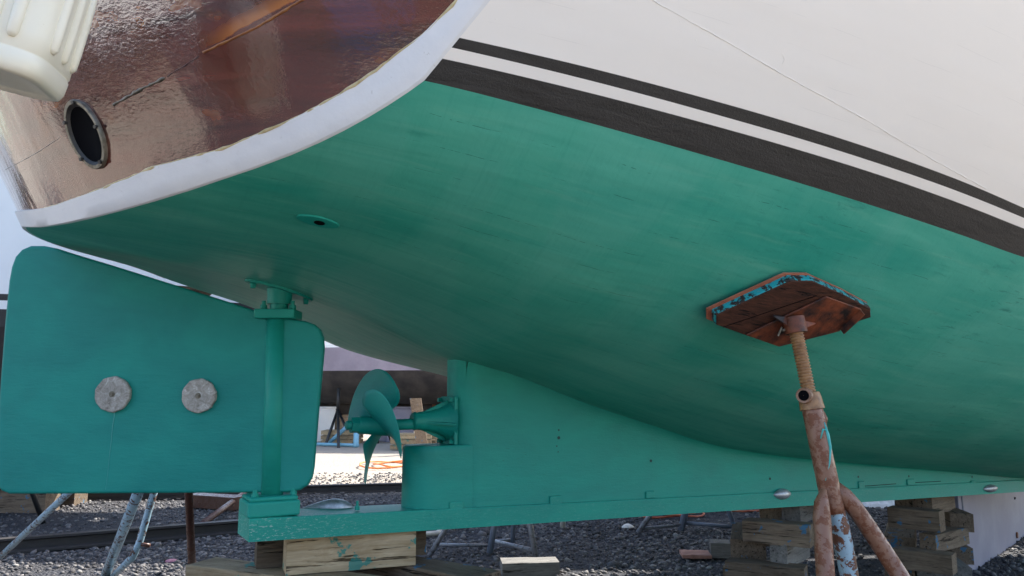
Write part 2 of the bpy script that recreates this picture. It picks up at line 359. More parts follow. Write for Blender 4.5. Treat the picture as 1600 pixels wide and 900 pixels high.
def tag(o, label=None, cat=None, group=None, kind=None):
    if label: o['label'] = label
    if cat: o['category'] = cat
    if group: o['group'] = group
    if kind: o['kind'] = kind
    return o
def empty(name, loc=(0, 0, 0)):
    o = bpy.data.objects.new(name, None); col.objects.link(o); o.location = loc; o.empty_display_size = .1; return o
def lerp_tab(tab, x):
    if x <= tab[0][0]: a, b = tab[0], tab[1]
    elif x >= tab[-1][0]: a, b = tab[-2], tab[-1]
    else:
        for a, b in zip(tab, tab[1:]):
            if a[0] <= x <= b[0]: break
    return a[1]+(b[1]-a[1])*(x-a[0])/(b[0]-a[0])
def crom(tab, x):        # smooth table lookup
    xs = [t[0] for t in tab]
    if x <= xs[0] or x >= xs[-1]: return lerp_tab(tab, x) if xs[0] <= x <= xs[-1] else (tab[0][1] if x < xs[0] else tab[-1][1])
    i = max(j for j in range(len(xs)-1) if xs[j] <= x)
    p = tab; x0, x1 = xs[i], xs[i+1]; h = x1-x0; t = (x-x0)/h
    def sl(j):
        if j <= 0: return (p[1][1]-p[0][1])/(xs[1]-xs[0])
        if j >= len(xs)-1: return (p[-1][1]-p[-2][1])/(xs[-1]-xs[-2])
        return (p[j+1][1]-p[j-1][1])/(xs[j+1]-xs[j-1])
    return (2*t**3-3*t*t+1)*p[i][1]+(t**3-2*t*t+t)*h*sl(i)+(-2*t**3+3*t*t)*p[i+1][1]+(t**3-t*t)*h*sl(i+1)

# ================================================================== THE TEAL BOAT
ZC = [(-1.1, 2.085), (-.96, 2.06), (-.5, 1.985), (0, 1.895), (.45, 1.757), (.85, 1.60), (1.18, 1.515), (1.58, 1.385), (2.1, 1.242), (2.5, 1.137), (3.0, 1.06), (3.7, .985), (5, .86), (6, .762), (8, .66), (9.2, .75), (10, 1.3)]
YW = [(-1.1, 1.40), (0, 1.56), (1, 1.62), (2, 1.67), (3, 1.71), (5, 1.75), (7, 1.55), (8.5, 1.0), (9.5, .42), (10, .05)]
NX = [(-1.1, 5.0), (0, 4.0), (.8, 3.1), (1.7, 2.35), (3, 2.0), (6, 1.8), (10, 1.4)]
def yw(X): return crom(YW, X)
# waterline height from the painted line measured in the photo
WLT = []
for q in [(662, 124), (800, 162), (950, 200), (1065, 232), (1250, 287), (1375, 325), (1500, 365), (1600, 403)]:
    X = 1.
    for _ in range(20): X = atY(*q, -yw(X)).x
    WLT.append((X, atY(*q, -yw(X)).z))
pf_ = np.polyfit([a_ for a_, b_ in WLT], [b_ for a_, b_ in WLT], 2); WLT = [(a_, float(np.polyval(pf_, a_))) for a_, b_ in WLT]
WLT.insert(0, (-1.1, WLT[0][1]+.03)); sw_ = (WLT[-1][1]-WLT[-3][1])/(WLT[-1][0]-WLT[-3][0]); zl_ = WLT[-1][1]; WLT += [(4.5, zl_+sw_*(4.5-WLT[-1][0])*.75), (7, zl_+sw_*(4.5-WLT[-1][0])*.75+sw_*2.5*.35), (10, zl_+.05)]
def zw(X): return crom(WLT, X)
def flare(h, X=3):
    k = min(1, max(0, (X-.2)/2)); return (.72+.23*k)*h-(.17+.08*k)*h*h
PORT = False
ZPT = [(-1.1, 2.17), (-.6, 2.135), (-.35, 2.075), (.256, 1.892), (.554, 1.76), (.78, 1.688), (1.36, 1.565), (1.7, 1.49), (2.5, 1.37), (4, 1.24)]
def sect(X, v, h=0.):
    lift = .30*min(1, max(0, (.35-X)/1.2)) if PORT else 0.
    if h > 0: return yw(X)+flare(h, X)*min(1, (10.05-X)/1.5), zw(X)+h+lift*max(0, 1-h/1.2)
    if PORT:
        vc = 1.2/yw(X)
        if X < 4 and vc < .92:
            zch = crom(ZPT, X)
            if v <= vc: return v*yw(X), crom(ZC, X)+(zch-crom(ZC, X))*(v/vc)
            return v*yw(X), zch+(zw(X)+lift-zch)*((v-vc)/(1-vc))**1.25
    dip = .055*math.sin(math.pi*min(1, v/.75))*min(1, max(0, -X/.9))
    n = crom(NX, X); z = crom(ZC, X)-dip+(zw(X)-crom(ZC, X))*v**n
    return v*yw(X), z
TX0, TZ0, TA, TK = -.964, 2.062, .45, .5
def xt(Y, z): return TX0+TA*Y*Y-TK*(z-TZ0)
def trim(fn):
    X = 0.
    for _ in range(60):
        Y, z = fn(X); X = .6*X+.4*xt(Y, z)
    return X
SX = [0, .01, .02, .035, .05, .065, .08, .1, .12, .14, .16, .18, .2, .22, .24, .26, .28, .3, .32, .34, .36, .38, .4, .43, .46, .5, .54, .58, .62, .67, .72, .77, .82, .87, .91, .95, .98, 1.]
SX = [a+(b-a)*k/2 for a, b in zip(SX, SX[1:]) for k in (0, 1)]+[1.]
def row(fn, sgn=-1):
    global PORT
    PORT = sgn > 0; x0 = trim(fn); out = []
    for s in SX:
        X = x0+(9.98-x0)*s; Y, z = fn(X); out.append(V((X, sgn*Y, z)))
    PORT = False
    return out
# raw surface, used to find where the painted stripes run
rawrows = [row(lambda X, h=h: sect(X, 1, h)) for h in [.0001]+[.05*k for k in range(1, 31)]]
rb = MB(); rb.grid(rawrows); bvh_top = BVHTree.FromPolygons(rb.v, rb.f)
def hit(q, tree):
    r = tree.ray_cast(CAM, ray(*q).normalized()); return r
def stripe_tab(px):
    t = []
    for q in px:
        r = hit(q, bvh_top)
        if r[0] is not None: t.append((r[0].x, r[0].z-zw(r[0].x)))
    t.sort(); pf_ = np.polyfit([a_ for a_, b_ in t], [b_ for a_, b_ in t], 2); t = [(a_, float(np.polyval(pf_, a_))) for a_, b_ in t]
    sl_ = (t[2][1]-t[0][1])/(t[2][0]-t[0][0]); se_ = (t[-1][1]-t[-3][1])/(t[-1][0]-t[-3][0]); t = [(-1.1, max(.02, t[0][1]+sl_*(-1.1-t[0][0])))]+t+[(t[-1][0]+1.2, t[-1][1]+se_*.7), (10, t[-1][1]+se_*.9)]
    return t
H1 = stripe_tab([(702, 95), (800, 117), (1000, 162), (1125, 197), (1230, 230), (1400, 285), (1597, 355)])
H2 = stripe_tab([(728, 79), (800, 99), (1000, 142), (1200, 202), (1300, 232), (1450, 285), (1597, 338)])
H3 = stripe_tab([(735, 66), (800, 80), (950, 107), (1100, 150), (1225, 187), (1400, 250), (1500, 287), (1597, 319)])
print('H1', H1, 'H3', H3, 'WL', WLT)
SHEER = 1.55
def fn_v(v): return lambda X: sect(X, v)
def fn_h(T, f=1., g=None): return lambda X: sect(X, 1, max(.0002, crom(T, X)*f+(0 if g is None else g)))
vs_b = [0, .06, .12, .2, .28, .36, .44, .52, .6, .67, .73, .78, .83, .87, .9, .93, .955, .98, 1.]
def uvrows(rows, v0, v1=None):
    uv = []; g = 0
    base = v0
    for i, r in enumerate(rows):
        if i > 0: g += (rows[i][60]-rows[i-1][60]).length
        uv += [(p.x, base+g) for p in r]
    return uv
def two_sides(name, rows, mm, parent, v0=0.):
    mb = MB(); mb.grid(rows[0]); uv = uvrows(rows[0], v0)
    mb.grid(rows[1], flip=True)
    return mb.build(name, mm, parent, smooth=True, uvs=uv+uv)
boat = empty('fishing_boat', (0, 0, 0))
tag(boat, 'large wooden boat on blocks with teal bottom paint, white topsides and a varnished brown stern', 'boat')
def topfn(k): return lambda X: sect(X, 1, crom(H3, X)+(SHEER-crom(H3, X))*k)
def strakes(g):
    Rb = [row(fn_v(v), g) for v in vs_b]; Rw = [Rb[-1], row(fn_h(H1, .5), g), row(fn_h(H1), g)]; Rwb = [Rw[-1], row(fn_h(H2), g)]
    Rp = [Rwb[-1], row(fn_h(H3), g)]; Rt = [Rp[-1]]+[row(topfn(k/22), g) for k in range(1, 23)]; return Rb, Rw, Rwb, Rp, Rt
SB = strakes(-1); PT = strakes(1); R_bottom, R_w, R_wb, R_p, R_t = SB
hb = two_sides('hull_bottom', (SB[0], PT[0]), 'bottom', boat)
two_sides('waterline_stripe', (SB[1], PT[1]), 'black', boat, 2.)['label'] = 'broad black waterline stripe'
two_sides('white_band', (SB[2], PT[2]), 'white', boat, 2.13)
two_sides('waterline_stripe', (SB[3], PT[3]), 'black', boat, 2.2)['label'] = 'narrow black upper stripe'
two_sides('topsides', (SB[4], PT[4]), 'white', boat, 2.25)
rb = MB(); rb.grid(R_bottom); bvh_bot = BVHTree.FromPolygons(rb.v, rb.f)
# ---- transom
def Sint(x, y):
    d = ray(x, y); o = CAM-V((TX0, 0, TZ0))
    A = TA*d.y**2; B = 2*TA*o.y*d.y-TK*d.z-d.x; Cc = TA*o.y**2-TK*o.z-o.x; q = max(0, B*B-4*A*Cc)
    t = (-B-math.sqrt(q))/2/A; return CAM+d*t
NE = 70
def edge_of(T):
    edge = [r[0] for r in T[0]+T[1][1:]+T[2][1:]+T[3][1:]+T[4][1:]]; L = [0]
    for a, b in zip(edge, edge[1:]): L.append(L[-1]+(b-a).length)
    out = []
    for k in range(NE+1):
        s_ = L[-1]*k/NE; i = max(j for j in range(len(L)-1) if L[j] <= s_+1e-9); out.append(edge[i].lerp(edge[i+1], (s_-L[i])/(L[i+1]-L[i])))
    return out, L[-1]
def onS(Y, z, off=0.): return V((xt(Y, z)-off, Y, z))
es, LT = edge_of(SB); esp, LTP = edge_of(PT)
wd = []
for q in [(60, 330), (89, 324), (178, 289), (244, 262), (330, 242), (400, 214), (489, 175), (551, 138), (604, 104), (667, 53), (711, 9)]:
    pq = Sint(*q); d_, k_ = min(((V((0, pq.y-e_.y, pq.z-e_.z)).length), k) for k, e_ in enumerate(es)); wd.append((LT*k_/NE, d_))
print('rim widths', wd)
wd = [(0, wd[0][1])]+[w_ for i_, w_ in enumerate(wd) if i_ == 0 or w_[0] > wd[i_-1][0]]+[(4, wd[-1][1])]
def inner_of(es, g):
    inner = []
    for k, p in enumerate(es):
        a = es[max(0, k-1)]; b = es[min(NE, k+1)]; t = V((0, b.y-a.y, b.z-a.z)).normalized()
        if k == 0: t = V((0, g, 0))
        nn = V((0, -t.z, t.y)); nn = nn if nn.dot(V((0, 0-p.y, 3.2-p.z))) > 0 else -nn
        wv = lerp_tab(wd, LT*k/NE)
        if k == 0: nn = V((0, 0, 1))
        q = p+nn*wv; inner.append(((min(q.y, 0) if g < 0 else max(q.y, 0)), q.z))
    return inner
inner = inner_of(es, -1); innerp = inner_of(esp, 1)
def bandrows(es, inner):
    rows = []
    for f, off in ((0, -.012), (0, .008), (.03, .0115), (.5, .012), (.98, .0115), (1, .008), (1, -.004)):
        rr = []
        for k, p in enumerate(es):
            Y = p.y+(inner[k][0]-p.y)*f; z = p.z+(inner[k][1]-p.z)*f
            wob = .0008*math.sin(k*1.7)+.0008*math.sin(k*.63+1)
            rr.append(V((xt(Y, z)-off-(wob if .01 < f < .99 else 0), Y, z)))
        rows.append(rr)
    return rows
mb = MB(); mb.grid(bandrows(es, inner)); mb.grid(bandrows(esp, innerp), flip=True)
mb.build('transom_rim', 'rim', boat, auto=38)
mb = MB(); uv = []
NR = 40
for g_, inn in ((-1, inner), (1, innerp)):
    rows = []; top = [(inn[-1][0]*k/NE, inn[-1][1]) for k in range(NE+1)]
    for j in range(NR+1):
        rr = []
        for k in range(NE+1):
            a = inn[k]; b = top[k]; f = j/NR
            Y = a[0]+(b[0]-a[0])*f; z = a[1]+(b[1]-a[1])*f; rr.append(V((xt(Y, z)-.002, Y, z))); uv.append((Y, z))
        rows.append(rr)
    mb.grid(rows, flip=(g_ > 0))
tr = mb.build('transom', 'transom', boat, smooth=True, uvs=uv)
# resin bead along the inner edge of the rim
mb = MB(); pts = []
for k in range(8, NE-2):
    for f in (0, .5):
        Y = inner[k][0]+(inner[k+1][0]-inner[k][0])*f; z = inner[k][1]+(inner[k+1][1]-inner[k][1])*f
        pts.append(onS(Y, z+.0015*random.uniform(-1, 1), .006))
mb.tube(pts, [.0035+.0035*random.random()**3 for _ in pts], 6); mb.build('resin_bead', 'glue', boat, smooth=True)
# plank seam across the transom
def seam(px, r, mname, nm, jit=.002):
    mb = MB(); pts = []
    for a, b in zip(px, px[1:]):
        for k in range(10):
            f = k/10; q = Sint(a[0]+(b[0]-a[0])*f, a[1]+(b[1]-a[1])*f); pts.append(onS(q.y, q.z+random.uniform(-jit, jit), .001))
    mb.tube(pts, [r*(.5+random.random()) for _ in pts], 6); return mb.build(nm, mname, boat, smooth=True)
seam([(318, 82), (400, 44), (480, -5), (560, -60)], .0035, 'seamtan', 'transom_seam', .0008)
seam([(178, 164), (225, 138), (262, 120)], .0045, 'flange', 'transom_seam', .001)
seam([(262, 120), (318, 84)], .0016, 'seamdark', 'transom_seam', .001)
seam([(4, 268), (60, 238), (108, 206)], .0012, 'flange', 'transom_seam', .0006)
# exhaust outlet
c = Sint(137, 210); n_t = -V((1, -2*TA*c.y, TK)).normalized()
tdir = V((2*TA*c.y, 1, 0)).normalized(); up_ = n_t.cross(tdir).normalized()
if up_.z < 0: up_ = -up_
# measured extent of the ring along the two directions
rv = (Sint(147, 264)-Sint(126, 157)).length/2; rh = (Sint(162, 216)-Sint(112, 205)).length/2; print('exhaust', c, rv, rh)
ra = .5*(rv+min(rh, rv*1.1)); ra = min(ra, .165)
A1 = (Sint(158, 264)-Sint(113, 157))/2; A2 = (Sint(158, 201)-Sint(113, 221))/2
def el(r, a_, o): return c+n_t*o+(A1*math.cos(a_)+A2*math.sin(a_))*r
def ell_rows(spec, n=40): return [[el(r, 2*math.pi*k/n, o) for k in range(n+1)] for r, o in spec]
mb = MB(); mb.grid(ell_rows(((.88, .006), (.88, .014), (.98, .014), (1.0, .010), (1.0, -.01)))); ex = mb.build('exhaust_outlet', 'flange', boat, auto=40)
mb = MB(); mb.grid(ell_rows(((.885, .013), (.86, .004), (.001, .004)))); mb.build('bore', 'dark', ex, smooth=True)
mb = MB(); mb.grid(ell_rows(((.885, .0125), (.80, .0055), (.79, .0045)))); mb.build('bore_lip', 'rubber', ex, smooth=True)
for k in range(5):
    p = el(.92, 2*math.pi*(k+.3)/5, 0); mb = MB(); mb.tube([p+n_t*.010, p+n_t*.021], .006, 8); mb.build('bolt', 'rubber', ex, auto=40)
# deck and bulwark cap above the frame; deckhouse added to cast shade
deck = [r for r in R_t[-1]]
mb = MB(); mb.grid([[V((p.x, -p.y, p.z-.35)) for p in R_t[-6]], [V((p.x, p.y, p.z-.35)) for p in R_t[-6]]]); mb.build('deck', 'timber_grey', boat)
mb = MB(); mb.tube([V((p.x, p.y, p.z)) for p in deck], .035, 8); mb.tube([V((p.x, -p.y, p.z)) for p in deck], .035, 8); mb.build('rub_rail', 'white', boat, smooth=True)
mb = MB(); mb.box((4.6, 0, 4.25), (3.2, 2.7, 1.9)); dh = mb.build('deckhouse', 'farwhite', boat, bevel=.05)
mb = MB(); mb.box((4.6, 0, 5.25), (3.6, 3.0, .08)); mb.build('roof', 'farwhite', dh, bevel=.02)
for sx in (-1, 0, 1):
    for sy in (-1, 1):
        mb = MB(); mb.box((4.6+sx*.95, sy*1.352, 4.5), (.6, .02, .55)); mb.build('window', 'glass', dh, bevel=.01)

# raised plank seam beads on the topsides
rb = MB(); rb.grid(R_w+R_wb[1:]+R_p[1:]+R_t[1:]); bvh_top = BVHTree.FromPolygons(rb.v, rb.f)
def hull_seam(px, r, nm='plank_seam', tree=None, mname='white', steps=26, jit=.0):
    mb = MB(); pts = []; tree = tree or bvh_top
    for a, b in zip(px, px[1:]):
        for k in range(steps):
            f = k/steps; h_ = hit((a[0]+(b[0]-a[0])*f, a[1]+(b[1]-a[1])*f+random.uniform(-jit, jit)), tree)
            if h_ is not None and h_[0] is not None: pts.append(h_[0])
    if len(pts) > 2: mb.tube(pts, [r*(.5+random.random()) for _ in pts], 6); return mb.build(nm, mname, boat, smooth=True)
hull_seam([(1005, -8), (1130, 62), (1225, 117), (1350, 185), (1450, 245), (1545, 297)], .0015, jit=.6)
hull_seam([(1222, 84), (1226, 92), (1222, 101)], .0012)
# small skin fitting in the bottom
def hull_frame(q, tree):
    r = hit(q, tree); p, n = r[0], r[1]
    if n.dot(p-CAM) > 0: n = -n
    t = (V((1, 0, 0))-n*n.x).normalized(); return p, n, t, n.cross(t)
p, n, t, b = hull_frame((497, 345), bvh_bot)
mb = MB(); mb.prism([p+t*.065*math.cos(a)*(1 if abs(math.cos(a)) < .8 else 1.1)+b*.032*math.sin(a)-n*.004 for a in [2*math.pi*k/20 for k in range(20)]], n, .010)
tf = mb.build('skin_fitting', 'teal', boat, bevel=.003)
mb = MB(); mb.prism([p+t*(.018*math.cos(a)+.005)+b*.014*math.sin(a)+n*.0062 for a in [2*math.pi*k/16 for k in range(16)]], n, .0012); mb.build('opening', 'dark', tf)

# ---- keel: deadwood, shoe
def zb(X): return .826-.0257*X
def zs(X): return zb(X)+.092
HT = .108
def hull_z_at(X, Yv):
    return sect(X, min(1, Yv/yw(X)))[1]
mb = MB()
# side walls (both sides) forward of the notch
xs = [.90, .93, .97, 1.05, 1.15, 1.3]+[1.3+.2*k for k in range(1, 39)]
def half(X): return HT if X < 5 else HT-(X-5)*.008
def fillet(f):      # flares out a little where it meets the planking
    return .022*max(0, (f-.86)/.14)**2
for m in (-1, 1):
    rows = []
    for j in range(13):
        f = j/12; rr = []
        for X in xs:
            zt = max(hull_z_at(X, half(X))+.012, zs(X)+.004); z0 = zs(X)-.01
            y = half(X)+fillet(f)
            if X <= .93: y -= (.93-X)*.6
            rr.append(V((X, m*y, z0+(zt-z0)*f)))
        rows.append(rr)
    mb.grid(rows, flip=(m > 0))
# aft face of the upper part
rows = []
for j in range(13):
    f = j/12; z = 1.17+(hull_z_at(.86, .1)+.02-1.17)*f
    rows.append([V((.90, -half(0)+.018-fillet(f), z)), V((.875, -.075, z)), V((.862, -.045, z)), V((.86, 0, z)), V((.862, .045, z)), V((.875, .075, z)), V((.90, half(0)-.018+fillet(f), z))])
mb.grid(rows, flip=True)
keel = mb.build('keel', 'keelpaint', boat, auto=50)
# lower stern post with rounded nose
mb = MB(); prof = []
for k in range(15):
    a = math.pi*(-.5)-math.pi*k/14
    prof.append((.735+.115*math.cos(a)*1.0, (HT+.004)*math.sin(a)))
prof = [(.93, -(HT+.002))]+prof+[(.93, HT+.002)]
rows = [[V((x, y, z)) for x, y in prof] for z in (zs(.7)-.01, .93, 1.0, 1.08, 1.15, 1.178)]
rows.append([V((.735+(x-.735)*.93, y*.95, 1.186)) for x, y in prof])
rows.append([V((.86+(x-.86)*.02, y*.02, 1.187)) for x, y in prof]); mb.grid(rows)
mb.build('stern_post', 'teal', boat, auto=50)
mb = MB()
sec = lambda X, w_, t: [V((X, -w_, zb(X))), V((X, -w_, t)), V((X, w_, t)), V((X, w_, zb(X)))]
xs2 = [-.095, -.08]+[.1*k for k in range(0, 95, 2)]
rows = [sec(X, .120 if X < 8 else .1, zs(X)) for X in xs2]
for r_ in rows: r_.append(r_[0])
mb.grid(rows, flip=True); mb.add(rows[0][:4], [(0, 1, 2, 3)]); mb.add(rows[-1][:4], [(3, 2, 1, 0)])
shoe = mb.build('keel_shoe', 'shoepaint', boat, bevel=.006)
# batten line and inset patches along the keel side
def kp(x, y, Yv=-HT): return atY(x, y, Yv)
mb = MB()
for px in ([(640, 805), (700, 803), (724, 801)], [(724, 802), (835, 791)], [(930, 787), (1050, 780)], [(1100, 777), (1190, 772)], [(1345, 760), (1400, 756)], [(1430, 754), (1470, 752)]):
    pts = [kp(*q) for q in px]; mb = MB(); mb.tube([p+V((0, .0015, 0)) for p in pts], .003, 5); mb.build('seam_gap', 'dark', keel, smooth=True)
for (x0, y0, x1, y1) in ((701, 784, 723, 802), (858, 775, 876, 791), (1008, 768, 1022, 778), (1340, 752, 1350, 766), (1416, 749, 1428, 757), (1516, 751, 1524, 762)):
    a = kp(x0, y0); b = kp(x1, y1); mb = MB(); mb.box(((a.x+b.x)/2, -HT, (a.z+b.z)/2), (abs(b.x-a.x), .020, abs(a.z-b.z))); mb.build('keel_patch', 'shoepaint', keel, bevel=.005)
mb = MB()
for q, r in (((715, 770), .010), ((873, 684), .011), ((873, 672), .006), ((1017, 720), .010), ((1203, 748), .010), ((1341, 745), .009), ((1420, 744), .009), ((1519, 745), .009), ((870, 697), .005), ((872, 706), .004)):
    p = kp(*q); mb = MB(); mb.tube([p+V((0, .004, 0)), p+V((0, -.0012, 0))], r*.8, 10); mb.build('bolt_hole', 'tealdark', keel)
# ---- zinc anodes on the keel
def lens(p, ax, n, L_, W_, T_, nm, mm, parent, tail=.0):
    ax = V(ax).normalized(); n = V(n); n = (n-ax*ax.dot(n)).normalized(); b = ax.cross(n); mb = MB(); rows = []
    K = 18; J = 10
    for k in range(K+1):
        s = k/K; w_ = math.sin(math.pi*s**(1+tail))**.7 if 0 < s < 1 else .02
        rows.append([p+ax*(s-.5)*L_+(b*math.cos(math.pi*j/J)*W_+n*math.sin(math.pi*j/J)*T_)*w_ for j in range(J+1)])
    mb.grid(rows); return mb.build(nm, mm, parent, smooth=True)
p = kp(1222, 772, -.12); z1 = lens(p, (1, 0, .0), (0, -1, 0), .155, .033, .035, 'zinc_anode', 'zinc', shoe)
p = kp(1547, 763, -.12); lens(p, (1, 0, 0), (0, -1, 0), .20, .03, .035, 'zinc_anode', 'zinc', shoe)
a = atZ(472, 794, zs(.2)); b = atZ(553, 793, zs(.4)); pm = (a+b)/2; pm.z = zs(.3)+.001
lens(pm, b-a, (0, 0, 1), (b-a).length, .035, .04, 'zinc_anode', 'zinc', shoe, tail=.45)['label'] = 'bare silver teardrop zinc bolted on top of the shoe'
for q in ((463, 801), (558, 797)):
    p = atZ(*q, zs(.2)); mb = MB(); mb.tube([p, p+V((0, 0, .018))], .011, 6); mb.tube([p+V((0, 0, .018)), p+V((0, 0, .04))], .006, 8); mb.build('stud', 'teal', shoe, auto=40)

# ---- rudder
RP = FW*0; RN = -FW        # rudder plane: through the stock, facing the camera
def rp(x, y, off=0.): return atPlane(x, y, V((0, 0, 0)), RN)+RN*off
def rounded(px, m_=.022):
    return [rp(*q, m_) for q in px]
back = [(405, 487), (330, 463), (250, 438), (180, 416), (120, 398), (92, 389), (72, 385), (52, 385), (38, 391), (28, 402), (22, 418), (18, 440), (12, 500), (5, 590), (0, 680), (-3, 735), (-1, 755), (6, 766), (18, 771), (60, 771), (408, 769), (433, 769), (455, 768), (470, 765), (481, 758), (488, 746), (491, 730), (500, 620), (507, 545), (506, 528), (501, 515), (492, 507), (478, 502), (440, 497)]
mb = MB(); mb.prism(rounded(back), -RN, .044); rud = mb.build('rudder', 'rudder', boat, bevel=.012, segs=3)
mb = MB(); mb.tube([V((0, 0, 1.0)), rp(430, 600), rp(431, 490)], .045, 20)
s0 = rp(425, 782); s1 = rp(433, 486); mb = MB(); mb.tube([s0, s1], .046, 24); mb.build('rudder_stock', 'teal', rud, smooth=True)
for q in (((183, 616), .077), ((316, 618.5), .074)):
    p = rp(*q[0], .021); mb = MB(); K = 26; rr = [q[1]*(1+.02*math.sin(k*2.3)+.015*random.uniform(-1, 1)) for k in range(K)]
    ring0 = [p+(RT*math.cos(2*math.pi*k/K)+V((0, 0, 1))*math.sin(2*math.pi*k/K))*rr[k] for k in range(K)]
    mb.prism(ring0, RN, .022); an = mb.build('rudder_anode', 'anode', rud, bevel=.006, segs=3)
    mb = MB(); mb.tube([p+RN*.021, p+RN*.0235], .013, 14); mb.tube([p+RN*.0235, p+RN*.029], .007, 6); mb.build('bolt', 'flange', rud)
# drip stains below the anodes: thin dried runs of paint
mb = MB(); pts = [rp(183-(k*.9), 644+k*8, .0222)+RT*random.uniform(-.001, .001) for k in range(0, 16)]; mb.tube(pts, [.0022*(1-k/20) for k in range(16)], 5); mb.build('dried_run', m_plain('pale_teal_run', (.05, .30, .27), (.07, .36, .33)), rud)
# top coupling plate, neck, hull flange
def cyl(mb, px0, px1, r, n=22): mb.tube([rp(*px0), rp(*px1)], r, n)
Rm = Matrix((RT, FW, V((0, 0, 1)))).transposed()
mb = MB(); pc = rp(435, 492); mb.box(pc, (.178, .13, .042), Rm); cp = mb.build('coupling_plate', 'teal', rud, bevel=.006)
for x in (414, 459):
    p = rp(x, 484); p.z = pc.z+.02; p = p+RN*.02
    mb = MB(); mb.tube([p, p+V((0, 0, .022))], .015, 6); mb.tube([p+V((0, 0, .022)), p+V((0, 0, .040))], .009, 10); mb.build('bolt', 'teal', cp, auto=40)
neck0 = rp(436, 486); ztop = hull_z_at(0, 0)
mb = MB(); mb.tube([V((neck0.x, neck0.y, neck0.z)), V((neck0.x, neck0.y, neck0.z+.03)), V((neck0.x, neck0.y, neck0.z+.03)), V((neck0.x, neck0.y, ztop+.03))], [.040, .040, .053, .056], 24); mb.build('rudder_port', 'teal', boat, auto=40)
# flange under the planking, follows its slope
sl = math.atan((crom(ZC, .2)-crom(ZC, -.2))/.4)
Rf = Matrix.Rotation(-sl, 3, 'Y')
mb = MB(); pf = V((neck0.x, 0, crom(ZC, neck0.x)-.006)); poly = [pf+Rf@V((.155*math.cos(a)*abs(math.cos(a))**.2, .075*math.sin(a), -.008)) for a in [2*math.pi*k/24 for k in range(24)]]
mb.prism(poly, V((0, 0, 1)), .016); fl = mb.build('hull_flange', 'teal', boat, bevel=.003)
for sx in (-.12, .12):
    p = pf+Rf@V((sx, -.01, -.004)); mb = MB(); mb.tube([p, p-V((0, 0, .026))], [.014, .011], 8); mb.build('bolt', 'teal', fl, smooth=True)
# heel bearing on the shoe
hb_c = V((s0.x+.0, s0.y-.0, 0)); hz = zs(0)
mb = MB(); mb.box((hb_c.x-.01, hb_c.y, hz+.032), (.215, .20, .064)); mb.box((hb_c.x-.01, hb_c.y, hz+.072), (.20, .185, .02))
hbm = mb.build('heel_bearing', 'teal', boat, bevel=.010, segs=3)
for dx, dy in ((-.085, -.06), (.075, -.06), (-.08, .06), (.08, .06)):
    p = V((hb_c.x+dx, hb_c.y+dy, hz+.08)); mb = MB(); mb.tube([p, p+V((0, 0, .016))], .014, 6); mb.tube([p+V((0, 0, .016)), p+V((0, 0, .030))], .009, 8); mb.build('bolt', 'teal', hbm, auto=40)

# ---- propeller
PC = V((.485, 0, 1.282)); PR = .285
mb = MB(); mb.tube([PC+V((-.155, 0, .004)), PC+V((-.15, 0, .004)), PC+V((-.128, 0, .004)), PC+V((-.125, 0, .004)), PC+V((-.10, 0, .003)), PC+V((-.09, 0, .003)), PC+V((-.045, 0, .002)), PC, PC+V((.06, 0, 0)), PC+V((.075, 0, 0))], [.012, .020, .022, .030, .032, .040, .042, .047, .050, .044], 24)
prop = mb.build('propeller', 'teal', boat, auto=35)
mb = MB(); mb.tube([PC+V((-.13, 0, .004)), PC+V((-.095, 0, .004))], .037, 6); mb.build('nut', 'teal', prop, auto=30)
def blade(th, hand=1, P=.46):
    rows = []; K = 18; J = 14
    er = V((0, math.cos(th), math.sin(th))); et = V((0, -math.sin(th), math.cos(th))); ax = V((1, 0, 0))
    front = []; backr = []
    for k in range(K+1):
        s = math.sin(math.pi/2*k/K); r = .036+(PR-.036)*s
        WB = .42; w_ = .11+(WB-.10)*math.sin(math.pi/2*s/.6)**1.3 if s < .6 else WB*math.sqrt(max(0, 1-((s-.6)/.4)**2.3)); w_ = max(w_, .003); beta = math.atan(P/(2*math.pi*max(r, .10)))
        skew = .035*s*s
        f, b_ = [], []
        for j in range(J+1):
            c_ = (j/J-.5)*w_+skew; th_ = (.012*(1-s)+.0025)*(1-(2*j/J-1)**2)**.5+.0008
            q = er*r*math.cos(c_*math.cos(beta)/max(r, .05)*.9)+et*max(r, .05)*math.sin(c_*math.cos(beta)/max(r, .05)*.9)+ax*(hand*c_*math.sin(beta)-.02*s)
            nrm = (ax*math.cos(beta)-et*hand*math.sin(beta))
            f.append(PC+q+nrm*th_*.5); b_.append(PC+q-nrm*th_*.5)
        front.append(f+b_[::-1]+[f[0]])
    mb = MB(); mb.grid(front); mb.build('blade', 'propcol', prop, smooth=True)
for th in PROP if 'PROP' in globals() else (52, 172, 292): blade(math.radians(th), 1)
